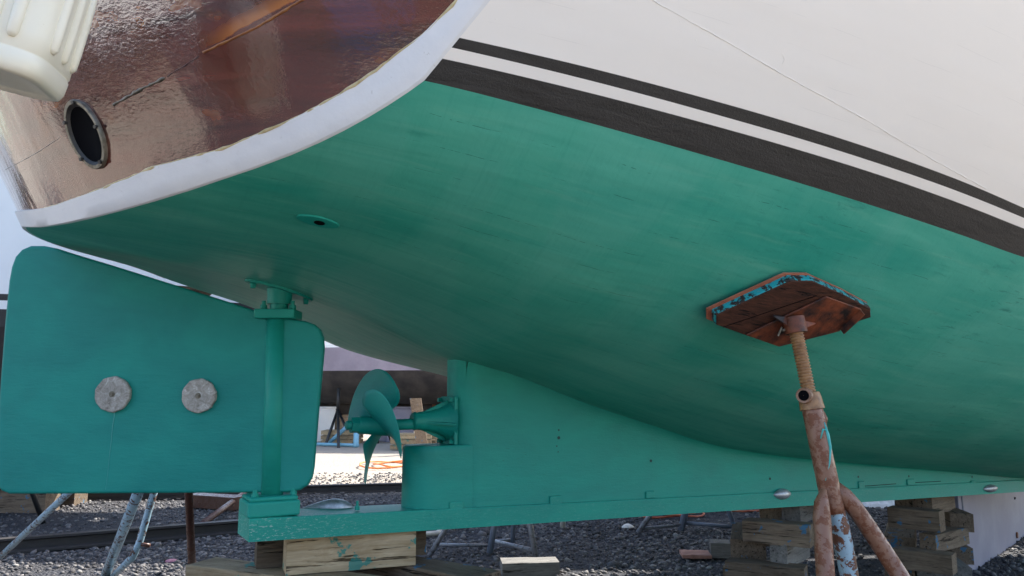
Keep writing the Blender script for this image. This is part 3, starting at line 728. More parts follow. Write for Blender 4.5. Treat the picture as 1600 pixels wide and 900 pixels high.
# shaft and bearing bracket
mb = MB(); mb.tube([PC+V((.06, 0, .001)), PC+V((.25, 0, .006))], .026, 18); mb.build('propeller_shaft', 'teal', boat, smooth=True)
BC = V((.0, 0, 1.300)); mb = MB()
mb.tube([V((.655, 0, BC.z)), V((.66, 0, BC.z)), V((.672, 0, BC.z)), V((.68, 0, BC.z)), V((.74, 0, BC.z)), V((.79, 0, BC.z)), V((.83, 0, BC.z)), V((.853, 0, BC.z))], [.030, .040, .044, .041, .050, .062, .082, .105], 28)
br = mb.build('stern_bearing', 'teal', boat, auto=45)
mb = MB(); mb.box((.852, 0, BC.z), (.020, .17, .235)); mb.build('flange_plate', 'teal', br, bevel=.006)
for a in (0, 90, 180, 270):
    Rr = Matrix.Rotation(math.radians(a+10), 3, 'X'); tri = [V((.70, -.006, .04)), V((.842, -.006, .105)), V((.842, -.006, .03))]
    mb = MB(); mb.prism([Rr@q+V((0, 0, BC.z)) for q in tri], Rr@V((0, 1, 0)), .012); mb.build('web', 'teal', br, bevel=.002)
for dy in (-.065, .065):
    for dz in (-.1, .1):
        mb = MB(); mb.tube([V((.84, dy, BC.z+dz)), V((.822, dy, BC.z+dz))], .011, 6); mb.build('bolt', 'teal', br, auto=30)

# ================================================================== GROUND
def ground_mat():
    n = N(mat('gravel_ground', rough=.9, spec=.2)); o = n.mapping()
    v = n.voro(o, 42); v2 = n.voro(o, 105)
    c1 = n.ramp(n.noise(o, 30, 4, .8), [(.3, (.035, .036, .042)), (.5, (.10, .10, .115)), (.7, (.22, .215, .22))])
    cc = n.mix(.55, c1, n.mix(.5, v.outputs['Color'], v2.outputs['Color']), 'MULTIPLY')
    bw = n.new('ShaderNodeRGBToBW'); n.L(cc, bw.inputs[0])
    c = n.ramp(bw.outputs[0], [(0., (.018, .019, .024)), (.08, (.06, .062, .072)), (.22, (.16, .155, .155))])
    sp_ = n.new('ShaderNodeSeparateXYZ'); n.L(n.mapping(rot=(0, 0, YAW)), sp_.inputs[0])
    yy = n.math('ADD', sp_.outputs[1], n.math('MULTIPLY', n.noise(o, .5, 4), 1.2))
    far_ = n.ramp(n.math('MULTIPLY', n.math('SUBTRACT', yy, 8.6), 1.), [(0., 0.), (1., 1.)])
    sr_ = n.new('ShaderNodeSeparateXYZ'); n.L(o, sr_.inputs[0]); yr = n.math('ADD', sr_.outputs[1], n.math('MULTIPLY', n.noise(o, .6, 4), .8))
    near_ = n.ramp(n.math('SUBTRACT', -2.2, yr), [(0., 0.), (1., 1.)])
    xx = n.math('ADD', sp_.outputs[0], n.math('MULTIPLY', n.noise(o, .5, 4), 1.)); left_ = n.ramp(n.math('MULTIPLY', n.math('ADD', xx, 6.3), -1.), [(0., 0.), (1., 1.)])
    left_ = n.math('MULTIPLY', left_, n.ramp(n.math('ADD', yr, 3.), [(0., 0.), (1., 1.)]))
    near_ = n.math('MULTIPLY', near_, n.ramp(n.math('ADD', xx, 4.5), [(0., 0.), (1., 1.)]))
    pale_bounce = n.math('MAXIMUM', n.math('MAXIMUM', far_, near_), left_)
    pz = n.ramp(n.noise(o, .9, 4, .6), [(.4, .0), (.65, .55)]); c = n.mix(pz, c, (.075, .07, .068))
    c = n.mix(n.math('MULTIPLY', pale_bounce, n.math('ADD', .75, n.math('MULTIPLY', n.noise(o, 3, 6, .7), .25))), c, (.44, .385, .32))  # ground paled where sun falls, to bounce light and feed the stern's glare
    h = n.math('ADD', n.math('MULTIPLY', v.outputs['Distance'], -1.), n.math('MULTIPLY', v2.outputs['Distance'], -.4))
    return n.out(c, None, n.bump(h, 1., .03))
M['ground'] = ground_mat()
mb = MB()
def gh(x, y): return .02*math.sin(x*.9+1)*math.sin(y*.7)+.012*math.sin(x*2.3+y*1.1)
xs_ = np.concatenate([[-900, -300, -100, -50], np.linspace(-26, 34, 121), [60, 120, 320, 900]])
ys_ = np.concatenate([[-900, -300, -100, -40], np.linspace(-14, 40, 109), [70, 130, 330, 900]])
rows = [[V((x, y, gh(x, y) if abs(x) < 40 and -20 < y < 40 else 0)) for x in xs_] for y in ys_]
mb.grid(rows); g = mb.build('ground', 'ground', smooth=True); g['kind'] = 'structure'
# loose stones
def stones(n_, name, seedpts, smin, smax):
    t = (1+5**.5)/2
    ico = np.array([(-1, t, 0), (1, t, 0), (-1, -t, 0), (1, -t, 0), (0, -1, t), (0, 1, t), (0, -1, -t), (0, 1, -t), (t, 0, -1), (t, 0, 1), (-t, 0, -1), (-t, 0, 1)])/math.sqrt(1+t*t)
    fc = np.array([(0, 11, 5), (0, 5, 1), (0, 1, 7), (0, 7, 10), (0, 10, 11), (1, 5, 9), (5, 11, 4), (11, 10, 2), (10, 7, 6), (7, 1, 8), (3, 9, 4), (3, 4, 2), (3, 2, 6), (3, 6, 8), (3, 8, 9), (4, 9, 5), (2, 4, 11), (6, 2, 10), (8, 6, 7), (9, 8, 1)])
    xy = seedpts; n_ = len(xy)
    s = smin+(smax-smin)*rng.random(n_)**3
    v = ico[None]*(1+.45*(rng.random((n_, 12, 1))-.5))*s[:, None, None]*(np.array([1, 1, 1])+np.stack([rng.random(n_)*.7, rng.random(n_)*.3-.1, rng.random(n_)*-.45], -1)[:, None, :])
    a = rng.random(n_)*6.283; ca, sa = np.cos(a), np.sin(a); tl = (rng.random(n_)-.5)*1.0; ct, st = np.cos(tl), np.sin(tl)
    x, y, z = v[..., 0], v[..., 1], v[..., 2]
    x, z = x*ct[:, None]-z*st[:, None], x*st[:, None]+z*ct[:, None]
    x, y = x*ca[:, None]-y*sa[:, None], x*sa[:, None]+y*ca[:, None]
    gz = .02*np.sin(xy[:, 0]*.9+1)*np.sin(xy[:, 1]*.7)+.012*np.sin(xy[:, 0]*2.3+xy[:, 1]*1.1)
    vv = np.stack([x+xy[:, 0:1], y+xy[:, 1:2], z+gz[:, None]+s[:, None]*.25], -1).reshape(-1, 3)
    ff = (fc[None]+12*np.arange(n_)[:, None, None]).reshape(-1, 3)
    me = bpy.data.meshes.new(name); me.vertices.add(len(vv)); me.vertices.foreach_set('co', vv.astype(np.float32).ravel())
    me.loops.add(ff.size); me.loops.foreach_set('vertex_index', ff.astype(np.int32).ravel())
    me.polygons.add(len(ff)); me.polygons.foreach_set('loop_start', (np.arange(len(ff))*3).astype(np.int32)); me.update(); me.validate()
    at = me.attributes.new('tone', 'FLOAT', 'POINT'); at.data.foreach_set('value', np.repeat(rng.random(n_), 12).astype(np.float32))
    ob = bpy.data.objects.new(name, me); col.objects.link(ob)
    return ob
def stone_mat():
    n = N(mat('loose_stone', rough=.8, spec=.3)); a = n.new('ShaderNodeAttribute'); a.attribute_name = 'tone'
    c = n.ramp(a.outputs['Fac'], [(0., (.022, .022, .026)), (.4, (.062, .063, .074)), (.75, (.13, .125, .13)), (.95, (.15, .145, .14)), (1., (.26, .25, .24))])
    c = n.mix(n.ramp(n.noise(n.mapping(), 70, 3), [(.4, 0.), (.7, .4)]), c, (.20, .18, .16)); return n.out(c)
sp = []
cnt = 0
while cnt < 80000:
    # denser near the camera, thinning with distance; laid out over the strip of yard the boat stands on
    m_ = 20000; d = 4.2*(15.0/4.2)**rng.random(m_); u = (rng.random(m_)-.5)*2*(.86); lat = u*d
    x = CAM.x+FW.x*d+RT.x*lat; y = CAM.y+FW.y*d+RT.y*lat
    k = rng.random(m_) < np.clip(.35+.65*np.sin(x*1.3+y*.8)*np.sin(y*1.1-x*.4)+.45, .2, 1)
    sp.append(np.stack([x[k], y[k]], -1)); cnt += k.sum()
st = stones(0, 'gravel', np.concatenate(sp)[:80000], .006, .025); st.data.materials.append(stone_mat())
big_ = stones(0, 'gravel', np.concatenate(sp)[60000-1100:60000]+.013, .020, .048); big_.data.materials.append(st.data.materials[0]); tag(big_, 'scattered larger grey stones among the loose gravel under the boats', 'gravel', kind='stuff')
tag(st, 'loose grey gravel scattered over the yard under the boats', 'gravel', kind='stuff')

# ---- steel rails of the slipway
def rail(name, A, B, w_, h_, label):
    d = (B-A).normalized(); s = V((-d.y, d.x, 0)); prof = [(-w_/2, 0), (w_/2, 0), (w_/2, .02), (.014, .035), (.014, h_-.035), (w_*.32, h_-.02), (w_*.32, h_), (-w_*.32, h_), (-w_*.32, h_-.02), (-.014, h_-.035), (-.014, .035), (-w_/2, .02)]
    rows = [[P+s*a+V((0, 0, b+.005)) for a, b in prof+[prof[0]]] for P in (A, A.lerp(B, .33), A.lerp(B, .66), B)]
    mb = MB(); mb.grid(rows, flip=True); mb.add(rows[0][:12], [tuple(range(12))]); mb.add(rows[-1][:12], [tuple(range(12))[::-1]])
    o = mb.build(name, 'rail', origin=A); tag(o, label, 'rail'); return o
a = atZ(0, 866); b = atZ(357, 835); d = (b-a).normalized(); a.z = b.z = 0
rail('steel_rail', a-d*4, b+d*.35, .16, .135, 'dark steel rail crossing the gravel nearest the rudder')
a = atZ(0, 786); b = atZ(640, 768); a.z = b.z = 0; d = (b-a).normalized(); rail('steel_rail', a-d*5, b+d*12, .14, .13, 'farther steel rail seen under the propeller at the edge of the shade')

# ================================================================== TIMBER CRIBS
def timber(A, B, size, m, label, group, name='timber_block', z0=None, twist=0):
    # A,B end centres at base height
    A = V(A); B = V(B); L_ = (B-A).length; c_ = (A+B)/2; ang = math.atan2((B-A).y, (B-A).x)
    mb = MB(); hx, hy, hz_ = L_/2, size[0]/2, size[1]/2
    K = 6; rows = []
    for k in range(K+1):
        x = -hx+L_*k/K; j = lambda: random.uniform(-.002, .002)
        rows.append([V((x, -hy+j(), -hz_+j())), V((x, hy+j(), -hz_+j())), V((x, hy+j(), hz_+j())), V((x, -hy+j(), hz_+j()))])
        rows[-1].append(rows[-1][0])
    mb.grid(rows, flip=True); mb.add(rows[0][:4], [(0, 1, 2, 3)]); mb.add(rows[-1][:4], [(3, 2, 1, 0)])
    o = mb.build(name, m, bevel=.006)
    # build() keeps coordinates local here
    o.location = (c_.x, c_.y, c_.z+hz_); o.rotation_euler = (0, 0, ang)
    tag(o, label, 'timber', group); return o
# crib A below the heel of the keel
S_ = .15
gA = 'timbers of the crib under the stern end of the keel'
top = zb(.3)-.002
p0 = atZ(448, 868, top-S_/2); p1 = atZ(650, 853, top-S_/2)
dA = (p1-p0); dA.z = 0; dA.normalize(); nA = V((-dA.y, dA.x, 0))
a0 = V((p0.x, p0.y, top-.158))+nA*.08; a1 = V((p1.x, p1.y, top-.158))+nA*.08
timber(a0, a1, (.155, .155), 'timber_new', 'pale knotty pine block with teal smears directly under the heel of the keel, front one', gA)
b0 = a0-dA*.11+nA*.19; b1 = b0+dA*.78
timber(b0, b1, (.15, .15), 'timber', 'brown timber just behind the pale pine block under the heel of the keel', gA)
zA2 = top-.158-.153
for i, off in enumerate((-.05, .50)):
    q0 = a0+dA*off; q0.z = zA2; v_ = (V((0, -1, 0))*.75+V((1, 0, 0))*(.55 if i == 0 else .30)).normalized()
    timber(q0-v_*.55+dA*.10, q0+v_*.42+dA*.10, (.19, .15), 'timber_new' if i == 0 else 'timber', ['weathered timber angled toward the camera under the left end of the pale pine block', 'brown timber angled under the right end of the pale pine block'][i], gA)
for lv in range(3):
    for i in range(2):
        if lv % 2 == 0:
            q = a0+nA*(-.22+.42*i); q.z = zA2-.153*(lv+1); timber(q-dA*.1, q+dA*.9, (.16, .15), 'timber', ['near', 'far'][i]+' long timber, '+['third', 'fourth', 'lowest'][lv]+' layer of the crib under the heel', gA)
        else:
            q = a0+dA*(.0+.5*i); q.z = zA2-.153*(lv+1); timber(q-nA*.4, q+nA*.5, (.16, .15), 'timber', ['left', 'right'][i]+' cross timber, fourth layer of the crib under the heel', gA)
def projx(P):
    d_ = P-CAM; return 800+FPX*d_.dot(RT)/d_.dot(look)
def crib_timber(front, back_dir, L_, size, zbase, m, label, group):
    A = V((front.x, front.y, zbase)); timber(A, A+back_dir*L_, size, m, label, group)
# pixel based layout of the two forward cribs: (x0,y0,x1,y1) of the end or long face, depth is where the keel stands
def place(px, dep, kind, L_, m, label, group, ang=0., hgt=None):
    x0, y0, x1, y1 = px; a = atD(x0, (y0+y1)/2, dep); b = atD(x1, (y0+y1)/2, dep)
    t_ = atD((x0+x1)/2, y0, dep).z; bo = atD((x0+x1)/2, y1, dep).z; h_ = t_-bo
    if kind == 'end':      # end grain faces the camera
        c_ = (a+b)/2; wd_ = (b-a).length*.97; dr = (FW*math.cos(ang)+RT*math.sin(ang))
        c_.z = bo; return timber(c_, c_+dr*L_, (wd_, h_-.003), m, label, group)
    dr = (RT*math.cos(ang)+FW*math.sin(ang)); a.z = bo; wd_ = .15
    nrm = V((-dr.y, dr.x, 0)); xe = x1-(13 if ang < -.4 else 0)
    l = min(((abs(projx(a+dr*(k*.01))-xe)), k*.01) for k in range(5, 140))[1]
    return timber(a+nrm*wd_/2, a+nrm*wd_/2+dr*l, (wd_, h_-.003), m, label, group)
gB = 'timbers of the crib behind the rusty stand'
dB = 5.0
place((1242, 778.5, 1278, 785.5), dB, 'long', 0, 'timber_new', 'thin shim board between the keel and the crib behind the rusty stand', gB, .2)
place((1187, 786, 1221, 812), dB, 'end', .8, 'timber', 'left square end in the top layer of the crib behind the rusty stand', gB, .3)
place((1222, 787, 1250, 819), dB-.1, 'end', .42, 'timber_grey', 'broad dark end beside the left one, top layer of the crib behind the rusty stand', gB, .62)
place((1160, 812, 1278, 846), dB-.15, 'long', 0, 'timber', 'long timber with a blue painted end in the second layer behind the rusty stand', gB, -.56)
place((1160, 818, 1270, 850), dB+.55, 'long', 0, 'timber', 'rear timber just behind the blue ended one in the second layer behind the rusty stand', gB, -.56)
place((1142, 843, 1196, 875), dB-.1, 'end', .7, 'timber', 'left cracked block in the third layer behind the rusty stand', gB, .3)
place((1203, 849, 1230, 888), dB-.25, 'end', .46, 'timber_grey', 'grey ended block in the third layer behind the rusty stand', gB, .66)
place((1133, 876, 1270, 912), dB-.2, 'long', 0, 'timber', 'long bottom timber of the crib behind the rusty stand', gB, -.5)
place((1130, 884, 1270, 916), dB+.5, 'long', 0, 'timber', 'rear bottom timber of the crib behind the rusty stand', gB, -.5)
place((1150, 914, 1200, 945), dB-.1, 'end', .7, 'timber', 'left ground block of the crib behind the rusty stand', gB, .3)
place((1215, 914, 1265, 945), dB-.1, 'end', .7, 'timber', 'right ground block of the crib behind the rusty stand', gB, .3)
gC = 'timbers of the crib at the right edge'
dC = 5.75
place((1399, 773, 1424, 800), dC, 'end', .8, 'timber', 'left small end in the top layer of the crib at the right edge', gC, .5)
place((1426, 774, 1456, 803), dC-.1, 'end', .42, 'timber', 'wide pale end in the top layer of the crib at the right edge', gC, .88)
place((1387, 792, 1482, 824), dC-.1, 'long', 0, 'timber', 'long grey timber in the second layer of the crib at the right edge', gC, -.74)
place((1486, 802, 1520, 831), dC+.1, 'end', .8, 'timber', 'dark end right of the long grey timber, crib at the right edge', gC, .25)
place((1437, 834, 1462, 862), dC-.2, 'end', .55, 'timber', 'pale sided block in the third layer of the crib at the right edge', gC, .92)
place((1383, 838, 1428, 864), dC+.1, 'end', .8, 'timber', 'shaded block at left in the third layer of the crib at the right edge', gC, .5)
place((1394, 856, 1503, 887), dC-.15, 'long', 0, 'timber', 'long timber in the fourth layer of the crib at the right edge', gC, -.72)
place((1489, 855, 1520, 882), dC+.2, 'end', .6, 'timber', 'small end poking out right of the fourth layer, crib at the right edge', gC, .25)
place((1436, 884, 1516, 912), dC-.1, 'end', .8, 'timber_grey', 'lowest broad block of the crib at the right edge', gC, .3)
place((1385, 887, 1428, 912), dC+.0, 'end', .8, 'timber', 'lowest left block of the crib at the right edge', gC, .5)
# loose pieces on the ground
def groundblock(x0, x1, y, size, m, label, ang=0., name='timber_block', cat=None):
    a = atZ(x0, y); b = atZ(x1, y); dr = (b-a).normalized(); l = (b-a).length; dr = Matrix.Rotation(ang, 3, 'Z')@dr
    o = timber(a, a+dr*l, size, m, label, None, name)
    if cat: o['category'] = cat
    return o
groundblock(783, 872, 899, (.22, .115), 'timber_grey', 'greyish loose timber lying on gravel in front of the grey trestle', .10)
groundblock(1110, 1140, 868, (.2, .13), 'timber_grey', 'dark loose block beside the brown board and the crib', -.2)
groundblock(1064, 1108, 868, (.24, .03), 'tile', 'flat red brown board lying on the gravel', -.1, 'loose_board', 'board')
groundblock(655, 700, 897, (.2, .06), 'timber_new', 'short pale plank offcut beside the pale pine block', -.1, 'loose_board', 'board')

# ================================================================== FRONT STAND
p, n, t, b = hull_frame((1240, 478), bvh_bot)
print('pad at', p, n, 'depth', (p-CAM).dot(FW))
stand = empty('boat_stand', (p.x, p.y, 0)); tag(stand, 'rusty three legged stand with screw and square pad propping the hull in the foreground', 'boat stand')
off = .062
def pp(x, y, o_=off): return atPlane(x, y, p+n*o_, n)
outl = [(1120, 493), (1170, 470), (1236, 440), (1270, 440), (1320, 462), (1360, 483), (1361, 496), (1330, 506), (1232, 538), (1212, 540), (1165, 524), (1120, 508)]
poly = [pp(*q) for q in outl]
if (poly[1]-poly[0]).cross(poly[2]-poly[1]).dot(n) < 0: poly = poly[::-1]
mb = MB(); mb.prism(poly, -n, .046); mb.build('pad_board', 'padwood', stand, bevel=.003)
cpt = sum(poly, V((0, 0, 0)))/len(poly)
big = [cpt+(q-cpt)*1.015-n*.006 for q in poly]; mb = MB(); mb.prism(big, -n, .034); mb.build('paint_smeared_edge', 'padpaint', stand, bevel=.004)
sm = [cpt+(q-cpt)*1.05+t*(-.012)-n*.036 for q in poly]; mb = MB(); mb.prism(sm, -n, .006); mb.build('red_packing', 'padred', stand)
# steel channel
ch = [pp(*q, off+.004) for q in ((1195, 507), (1290, 462), (1345, 482), (1310, 516), (1216, 540), (1165, 522))]
if (ch[1]-ch[0]).cross(ch[2]-ch[1]).dot(n) < 0: ch = ch[::-1]
mb = MB(); mb.prism(ch, n, .008); plate = mb.build('steel_plate', 'padsteel', stand, bevel=.002)
cc = pp(1240, 500, off+.012)
# rod direction: through pixel path
rd0 = cc; J = atD(1301, 790, (cc-CAM).dot(FW)-.07); axis = (J-rd0).normalized()
mb = MB(); mb.tube([rd0-axis*.01, rd0+axis*.055, rd0+axis*.055, rd0+axis*.050], [.044, .044, .034, .033], 22); mb.build('socket', 'padsteel', stand, auto=40)
for sg in (1, -1):
    e = rd0+t*sg*.030; f_ = rd0+t*sg*.115
    mb = MB(); mb.prism([e-n*.004, f_-n*.004, f_+n*.006, e+axis*.040], b, .006); mb.build('gusset', 'padsteel', stand)
# folded lip along the right side of the plate and a second board joint
e1 = pp(1344, 484, off+.012); e2_ = pp(1312, 514, off+.012); mb = MB(); mb.prism([e1, e2_, e2_+n*.030, e1+n*.030], t, .006); mb.build('plate_lip', 'padsteel', stand)
e1 = pp(1130, 511, off+.0012); e2_ = pp(1276, 462, off+.0012); mb = MB(); mb.tube([e1, e1.lerp(e2_, .5), e2_], .0016, 6); mb.build('board_joint', 'dark', stand)
# wing bolt
e = rd0+axis*.038-RT*.035; mb = MB(); mb.tube([e, e-RT*.02-V((0, 0, .006))], .006, 8); mb.tube([e-RT*.02+V((0, 0, .008)), e-RT*.038-V((0, 0, .028))], .004, 8); mb.build('wing_bolt', 'flange', stand)
def onax(y):   # point of the axis at picture height y
    best = min(((abs(projy(rd0+axis*s)-y), s) for s in [k*.002 for k in range(600)]))[1]; return rd0+axis*best
def projy(P):
    d_ = P-CAM; up = V((0, 0, 1))*math.cos(PIT)-FW*math.sin(PIT); return 450-FPX*d_.dot(up)/d_.dot(look)
nutp = onax(618)
# threaded rod
Lr = (nutp-rd0).length; pts = []; rr = []; NT = int(Lr/.0120)
for k in range(NT*4+1):
    pts.append(rd0+axis*(Lr*k/(NT*4))); rr.append(.0225+[0, .0045, .0062, .0045][k % 4])
mb = MB(); mb.tube(pts, rr, 18); mb.build('threaded_rod', 'brass', stand, smooth=True)
mb = MB(); e = nutp+axis*.055; mb.tube([nutp-axis*.012, nutp-axis*.010, nutp+axis*.012, e], [.036, .040, .044, .048], 20); mb.build('handle_nut', 'brass', stand, auto=50)
side = (-RT*.55-FW*.83).normalized()
hs = atPlane(1256, 618, nutp-FW*.045, FW); pv = V(hs)
K = 20; u1 = side.orthogonal().normalized(); u2 = side.cross(u1); rows = []
for r, o_ in ((.031, -.10), (.031, .0), (.029, .004), (.021, .004), (.0205, -.03), (.001, -.03)): rows.append([pv+side*o_+(u1*math.cos(2*math.pi*k/K)+u2*math.sin(2*math.pi*k/K))*r for k in range(K+1)])
mb = MB(); mb.grid(rows); mb.build('handle_tube', 'collar', stand, auto=45)
mb = MB(); mb.grid([[pv+side*.0046+(u1*math.cos(2*math.pi*k/K)+u2*math.sin(2*math.pi*k/K))*r for k in range(K+1)] for r in (.0205, .001)]); mb.build('handle_bore_shade', 'dark', stand)  # flat black disc: shade inside the tube put into its colour
# body tube and legs
e = nutp+axis*.05
mb = MB(); mb.tube([e, e+axis*.01, J, J+axis*.03], [.038, .040, .041, .038], 22); tb = mb.build('body_tube', 'rust', stand, smooth=True)
e2 = onax(655)+RT*.036; mb = MB(); mb.tube([e2-axis*.03, e2+axis*.0, e2+axis*.02], [.010, .016, .008], 10); mb.build('lug', 'rust', stand, smooth=True)
def foot(x, y): q = atZ(x, y); q.z = .012; return q
JD = (J-CAM).dot(FW)
legs = []
L1 = [atD(1287, 764, JD-.05), atD(1284, 785, JD-.055), atD(1284, 810, JD-.06), atD(1290, 900, JD-.10), foot(1312, 1500)]
L2 = [atD(1298, 772, JD+.005), atD(1306, 800, JD+.0), atD(1313, 825, JD-.01), atD(1327, 900, JD+.04), foot(1392, 1330)]
L3 = [atD(1303, 758, JD+.01), atD(1318, 774, JD+.0), atD(1336, 794, JD), atD(1354, 820, JD), atD(1379, 858, JD-.01), atD(1406, 900, JD-.03), foot(1720, 1440)]
for k, (P_, mm) in enumerate(((L1, 'rust'), (L2, 'blue_rust'), (L3, 'rust'))):
    mb = MB(); rr = [.033 if k != 1 else .035]*len(P_); rr[0] = .010 if k == 0 else .028 if k == 1 else .022; rr[1] = .027 if k == 0 else rr[1]
    mb.tube(P_, rr, 20); lg = mb.build('leg', mm, stand, smooth=True, label=['upright rusty leg at left', 'leg with flaking pale blue paint', 'rusty leg splayed to the right'][k])
    mb = MB(); mb.tube([P_[-1]-V((0, 0, .012)), P_[-1]+V((0, 0, .006))], .06, 16); mb.build('foot', 'rust_dark', lg)
# paint smears on the body
def smear(px, r, o_=.0405):
    mb = MB(); pts = []
    for q in px:
        c_ = onax(q[1]); pq = atPlane(q[0], q[1], c_, FW); rel = pq-c_; rel -= axis*rel.dot(axis); rl = min(rel.length, o_*.97)
        rel = rel.normalized()*rl if rel.length > 1e-6 else RT*0; dep_ = math.sqrt(max(o_*o_-rl*rl, 0)); fr = -(FW-axis*axis.dot(FW)).normalized(); pts.append(c_+rel+fr*dep_)
    mb.tube(pts, r, 6); mb.build('paint_smear', 'tealbright', stand, smooth=True)
M['tealbright'] = m_plain('turquoise_smear', (.02, .36, .33), (.10, .48, .46), 20, .5)
smear([(1276, 686), (1280, 672), (1286, 674), (1291, 690)], [.002, .0045, .006, .003]); smear([(1283, 662), (1288, 680), (1292, 700), (1290, 725), (1284, 750)], [.002, .008, .007, .003, .001])

# ================================================================== OTHER STANDS AND TRESTLES
def pipe_stand(name, label, parts, cat='boat stand', group=None, loc=None):
    loc = V(loc) if loc is not None else V(parts[0][1][-1]); loc.z = 0
    e_ = empty(name, loc); tag(e_, label, cat, group)
    for nm, pts, r, mm in parts:
        mb = MB(); mb.tube(pts, r, 12); mb.build(nm, mm, e_, smooth=True)
    return e_
# pale blue stand behind the rudder: apex hidden by the rudder
apx = atD(287, 600, 5.05)
fA = atZ(-20, 889); fB = atZ(161, 908); 
C1 = atD(240, 772, 5.0); C2 = atD(217, 850, 4.95); C3 = atD(206, 872, 4.92); C4 = atZ(172, 905)
hullz = lambda X, Y: sect(X, min(1, abs(Y)/yw(X)))[1]
tp = V((apx.x, apx.y, 0)); vv_ = min(abs(tp.y), 1.5)
bs = pipe_stand('boat_stand', 'chipped pale blue pipe stand on the gravel behind the rudder', [
    ('leg', [apx, atD(215, 772, 4.95), fB], .034, 'paleblue'), ('leg', [apx, C1, C2, C3, C4], .023, 'paleblue'),
    ('leg', [apx, atD(105, 772, 5.4), fA], .024, 'paleblue'), ('post', [apx-V((0, 0, .06)), apx+V((0, 0, .25))], .035, 'paleblue'),
    ('screw', [apx+V((0, 0, .2)), apx+V((0, 0, .62))], .022, 'rust'), ('peg', [C2, C2+RT*.07+V((0, 0, -.01))], .013, 'rust_dark')], loc=apx)
mb = MB(); mb.box(apx+V((0, 0, .63)), (.28, .28, .03)); mb.build('pad', 'timber', bs, bevel=.004)
# rusty post right of it
a = atD(289, 700, 4.5); f1 = atZ(303, 985)
a2 = atD(283, 560, 4.4)
rs = pipe_stand('boat_stand', 'thin dark rusty pipe stand showing one leg under the rudder', [('leg', [a2, atD(295, 772, 4.45), atZ(304, 970)], .023, 'rust_dark'), ('leg', [a2, atZ(297, 880)], .018, 'rust_dark'), ('screw', [a2, a2+V((0, 0, .25))], .018, 'rust')], loc=a2)
mb = MB(); mb.box(a2+V((0, 0, .26)), (.2, .2, .03)); mb.build('pad', 'timber', rs)
# loose dark pipe and beam lying between the rails
a = atZ(317, 818, .12); b_ = atZ(385, 768, .10); mb = MB(); mb.tube([a, b_], .035, 12); o = mb.build('loose_pipe', 'rust_dark', origin=a, smooth=True); tag(o, 'dark pipe lying across the rail behind the rudder', 'pipe')
groundblock(300, 398, 790, (.25, .16), 'rust_dark', 'dark stained beam lying on gravel beyond the near rail', -.42, 'loose_beam', 'beam')
# grey trestle in the middle
def G(x, y): q = atZ(x, y); q.z = .02; return q
def upto(x, y, gx, gy, extra=1.0):
    """foot on the ground at (gx,gy), leg passing (x,y) at nearly the same depth, continued upward"""
    f_ = G(gx, gy); d_ = (f_-CAM).dot(FW); h_ = atD(x, y, d_+.05); return [f_+(h_-f_)*(1+extra), f_]
A_ = upto(697, 825, 671, 872, 2.2); B_ = upto(773, 818, 765, 868, 1.9); C_ = upto(827, 813, 838, 878, 1.6); D_ = upto(802, 815, 801, 857, 2.4)
ap = (A_[0]+B_[0]+C_[0]+D_[0])/4
def leg_to(ap, L_): return [ap, L_[0].lerp(L_[1], .62), L_[1]]
ts = pipe_stand('boat_stand', 'grey four legged pipe trestle with a low ring of bars behind the keel', [
    ('leg', leg_to(ap, A_), .024, 'galv'), ('leg', leg_to(ap, B_), .030, 'galvb'), ('leg', leg_to(ap, C_), .026, 'galv'), ('leg', leg_to(ap, D_), .022, 'galvb'),
    ('brace', [G(677, 863)+V((0, 0, .05)), G(765, 865)+V((0, 0, .05))], .017, 'galv'), ('brace', [G(767, 858)+V((0, 0, .06)), G(838, 874)+V((0, 0, .05))], .020, 'galv'), ('brace', [G(778, 858)+V((0, 0, .05)), G(803, 855)+V((0, 0, .05))], .017, 'galv'),
    ('post', [ap-V((0, 0, .1)), ap+V((0, 0, .25))], .035, 'galv')], loc=ap)
A_ = upto(1020, 799, 997, 835, 3.0); B_ = upto(1072, 795, 1064, 832, 2.6); C_ = upto(1136, 790, 1150, 834, 2.0)
ap2 = (A_[0]+B_[0]+C_[0])/3; ap2.z = min(ap2.z, 1.0)
ts2 = pipe_stand('boat_stand', 'grey tripod stand with base bars behind the keel, farther right', [
    ('leg', leg_to(ap2, A_), .026, 'galv'), ('leg', leg_to(ap2, B_), .036, 'galvb'), ('leg', leg_to(ap2, C_), .026, 'galvb'),
    ('brace', [G(1000, 834)+V((0, 0, .03)), G(1064, 832)+V((0, 0, .06))], .016, 'galv'), ('brace', [G(1066, 830)+V((0, 0, .07)), G(1148, 834)+V((0, 0, .05))], .02, 'galvb'), ('post', [ap2, ap2+V((0, 0, .3))], .03, 'galv')], loc=ap2)
# post stub and its foot far behind
q = G(879, 827); mb = MB(); mb.tube([q, atD(883, 800, (q-CAM).dot(FW))+V((0, 0, .2))], .03, 10); o = mb.build('stake', 'pvc', origin=q, smooth=True); tag(o, 'short pale stake standing on gravel behind the keel', 'stake')
# white pvc pipe
pts = [G(*q)+V((0, 0, .02)) for q in ((560, 850), (655, 842), (682, 839.5), (695, 832), (708, 827.5), (740, 823), (799, 821), (811, 819), (817, 812))]
mb = MB(); mb.tube(pts, .026, 10); o = mb.build('plastic_pipe', 'pvc', origin=pts[0], smooth=True); tag(o, 'bent off-white plastic pipe lying on the gravel behind the keel', 'pipe')
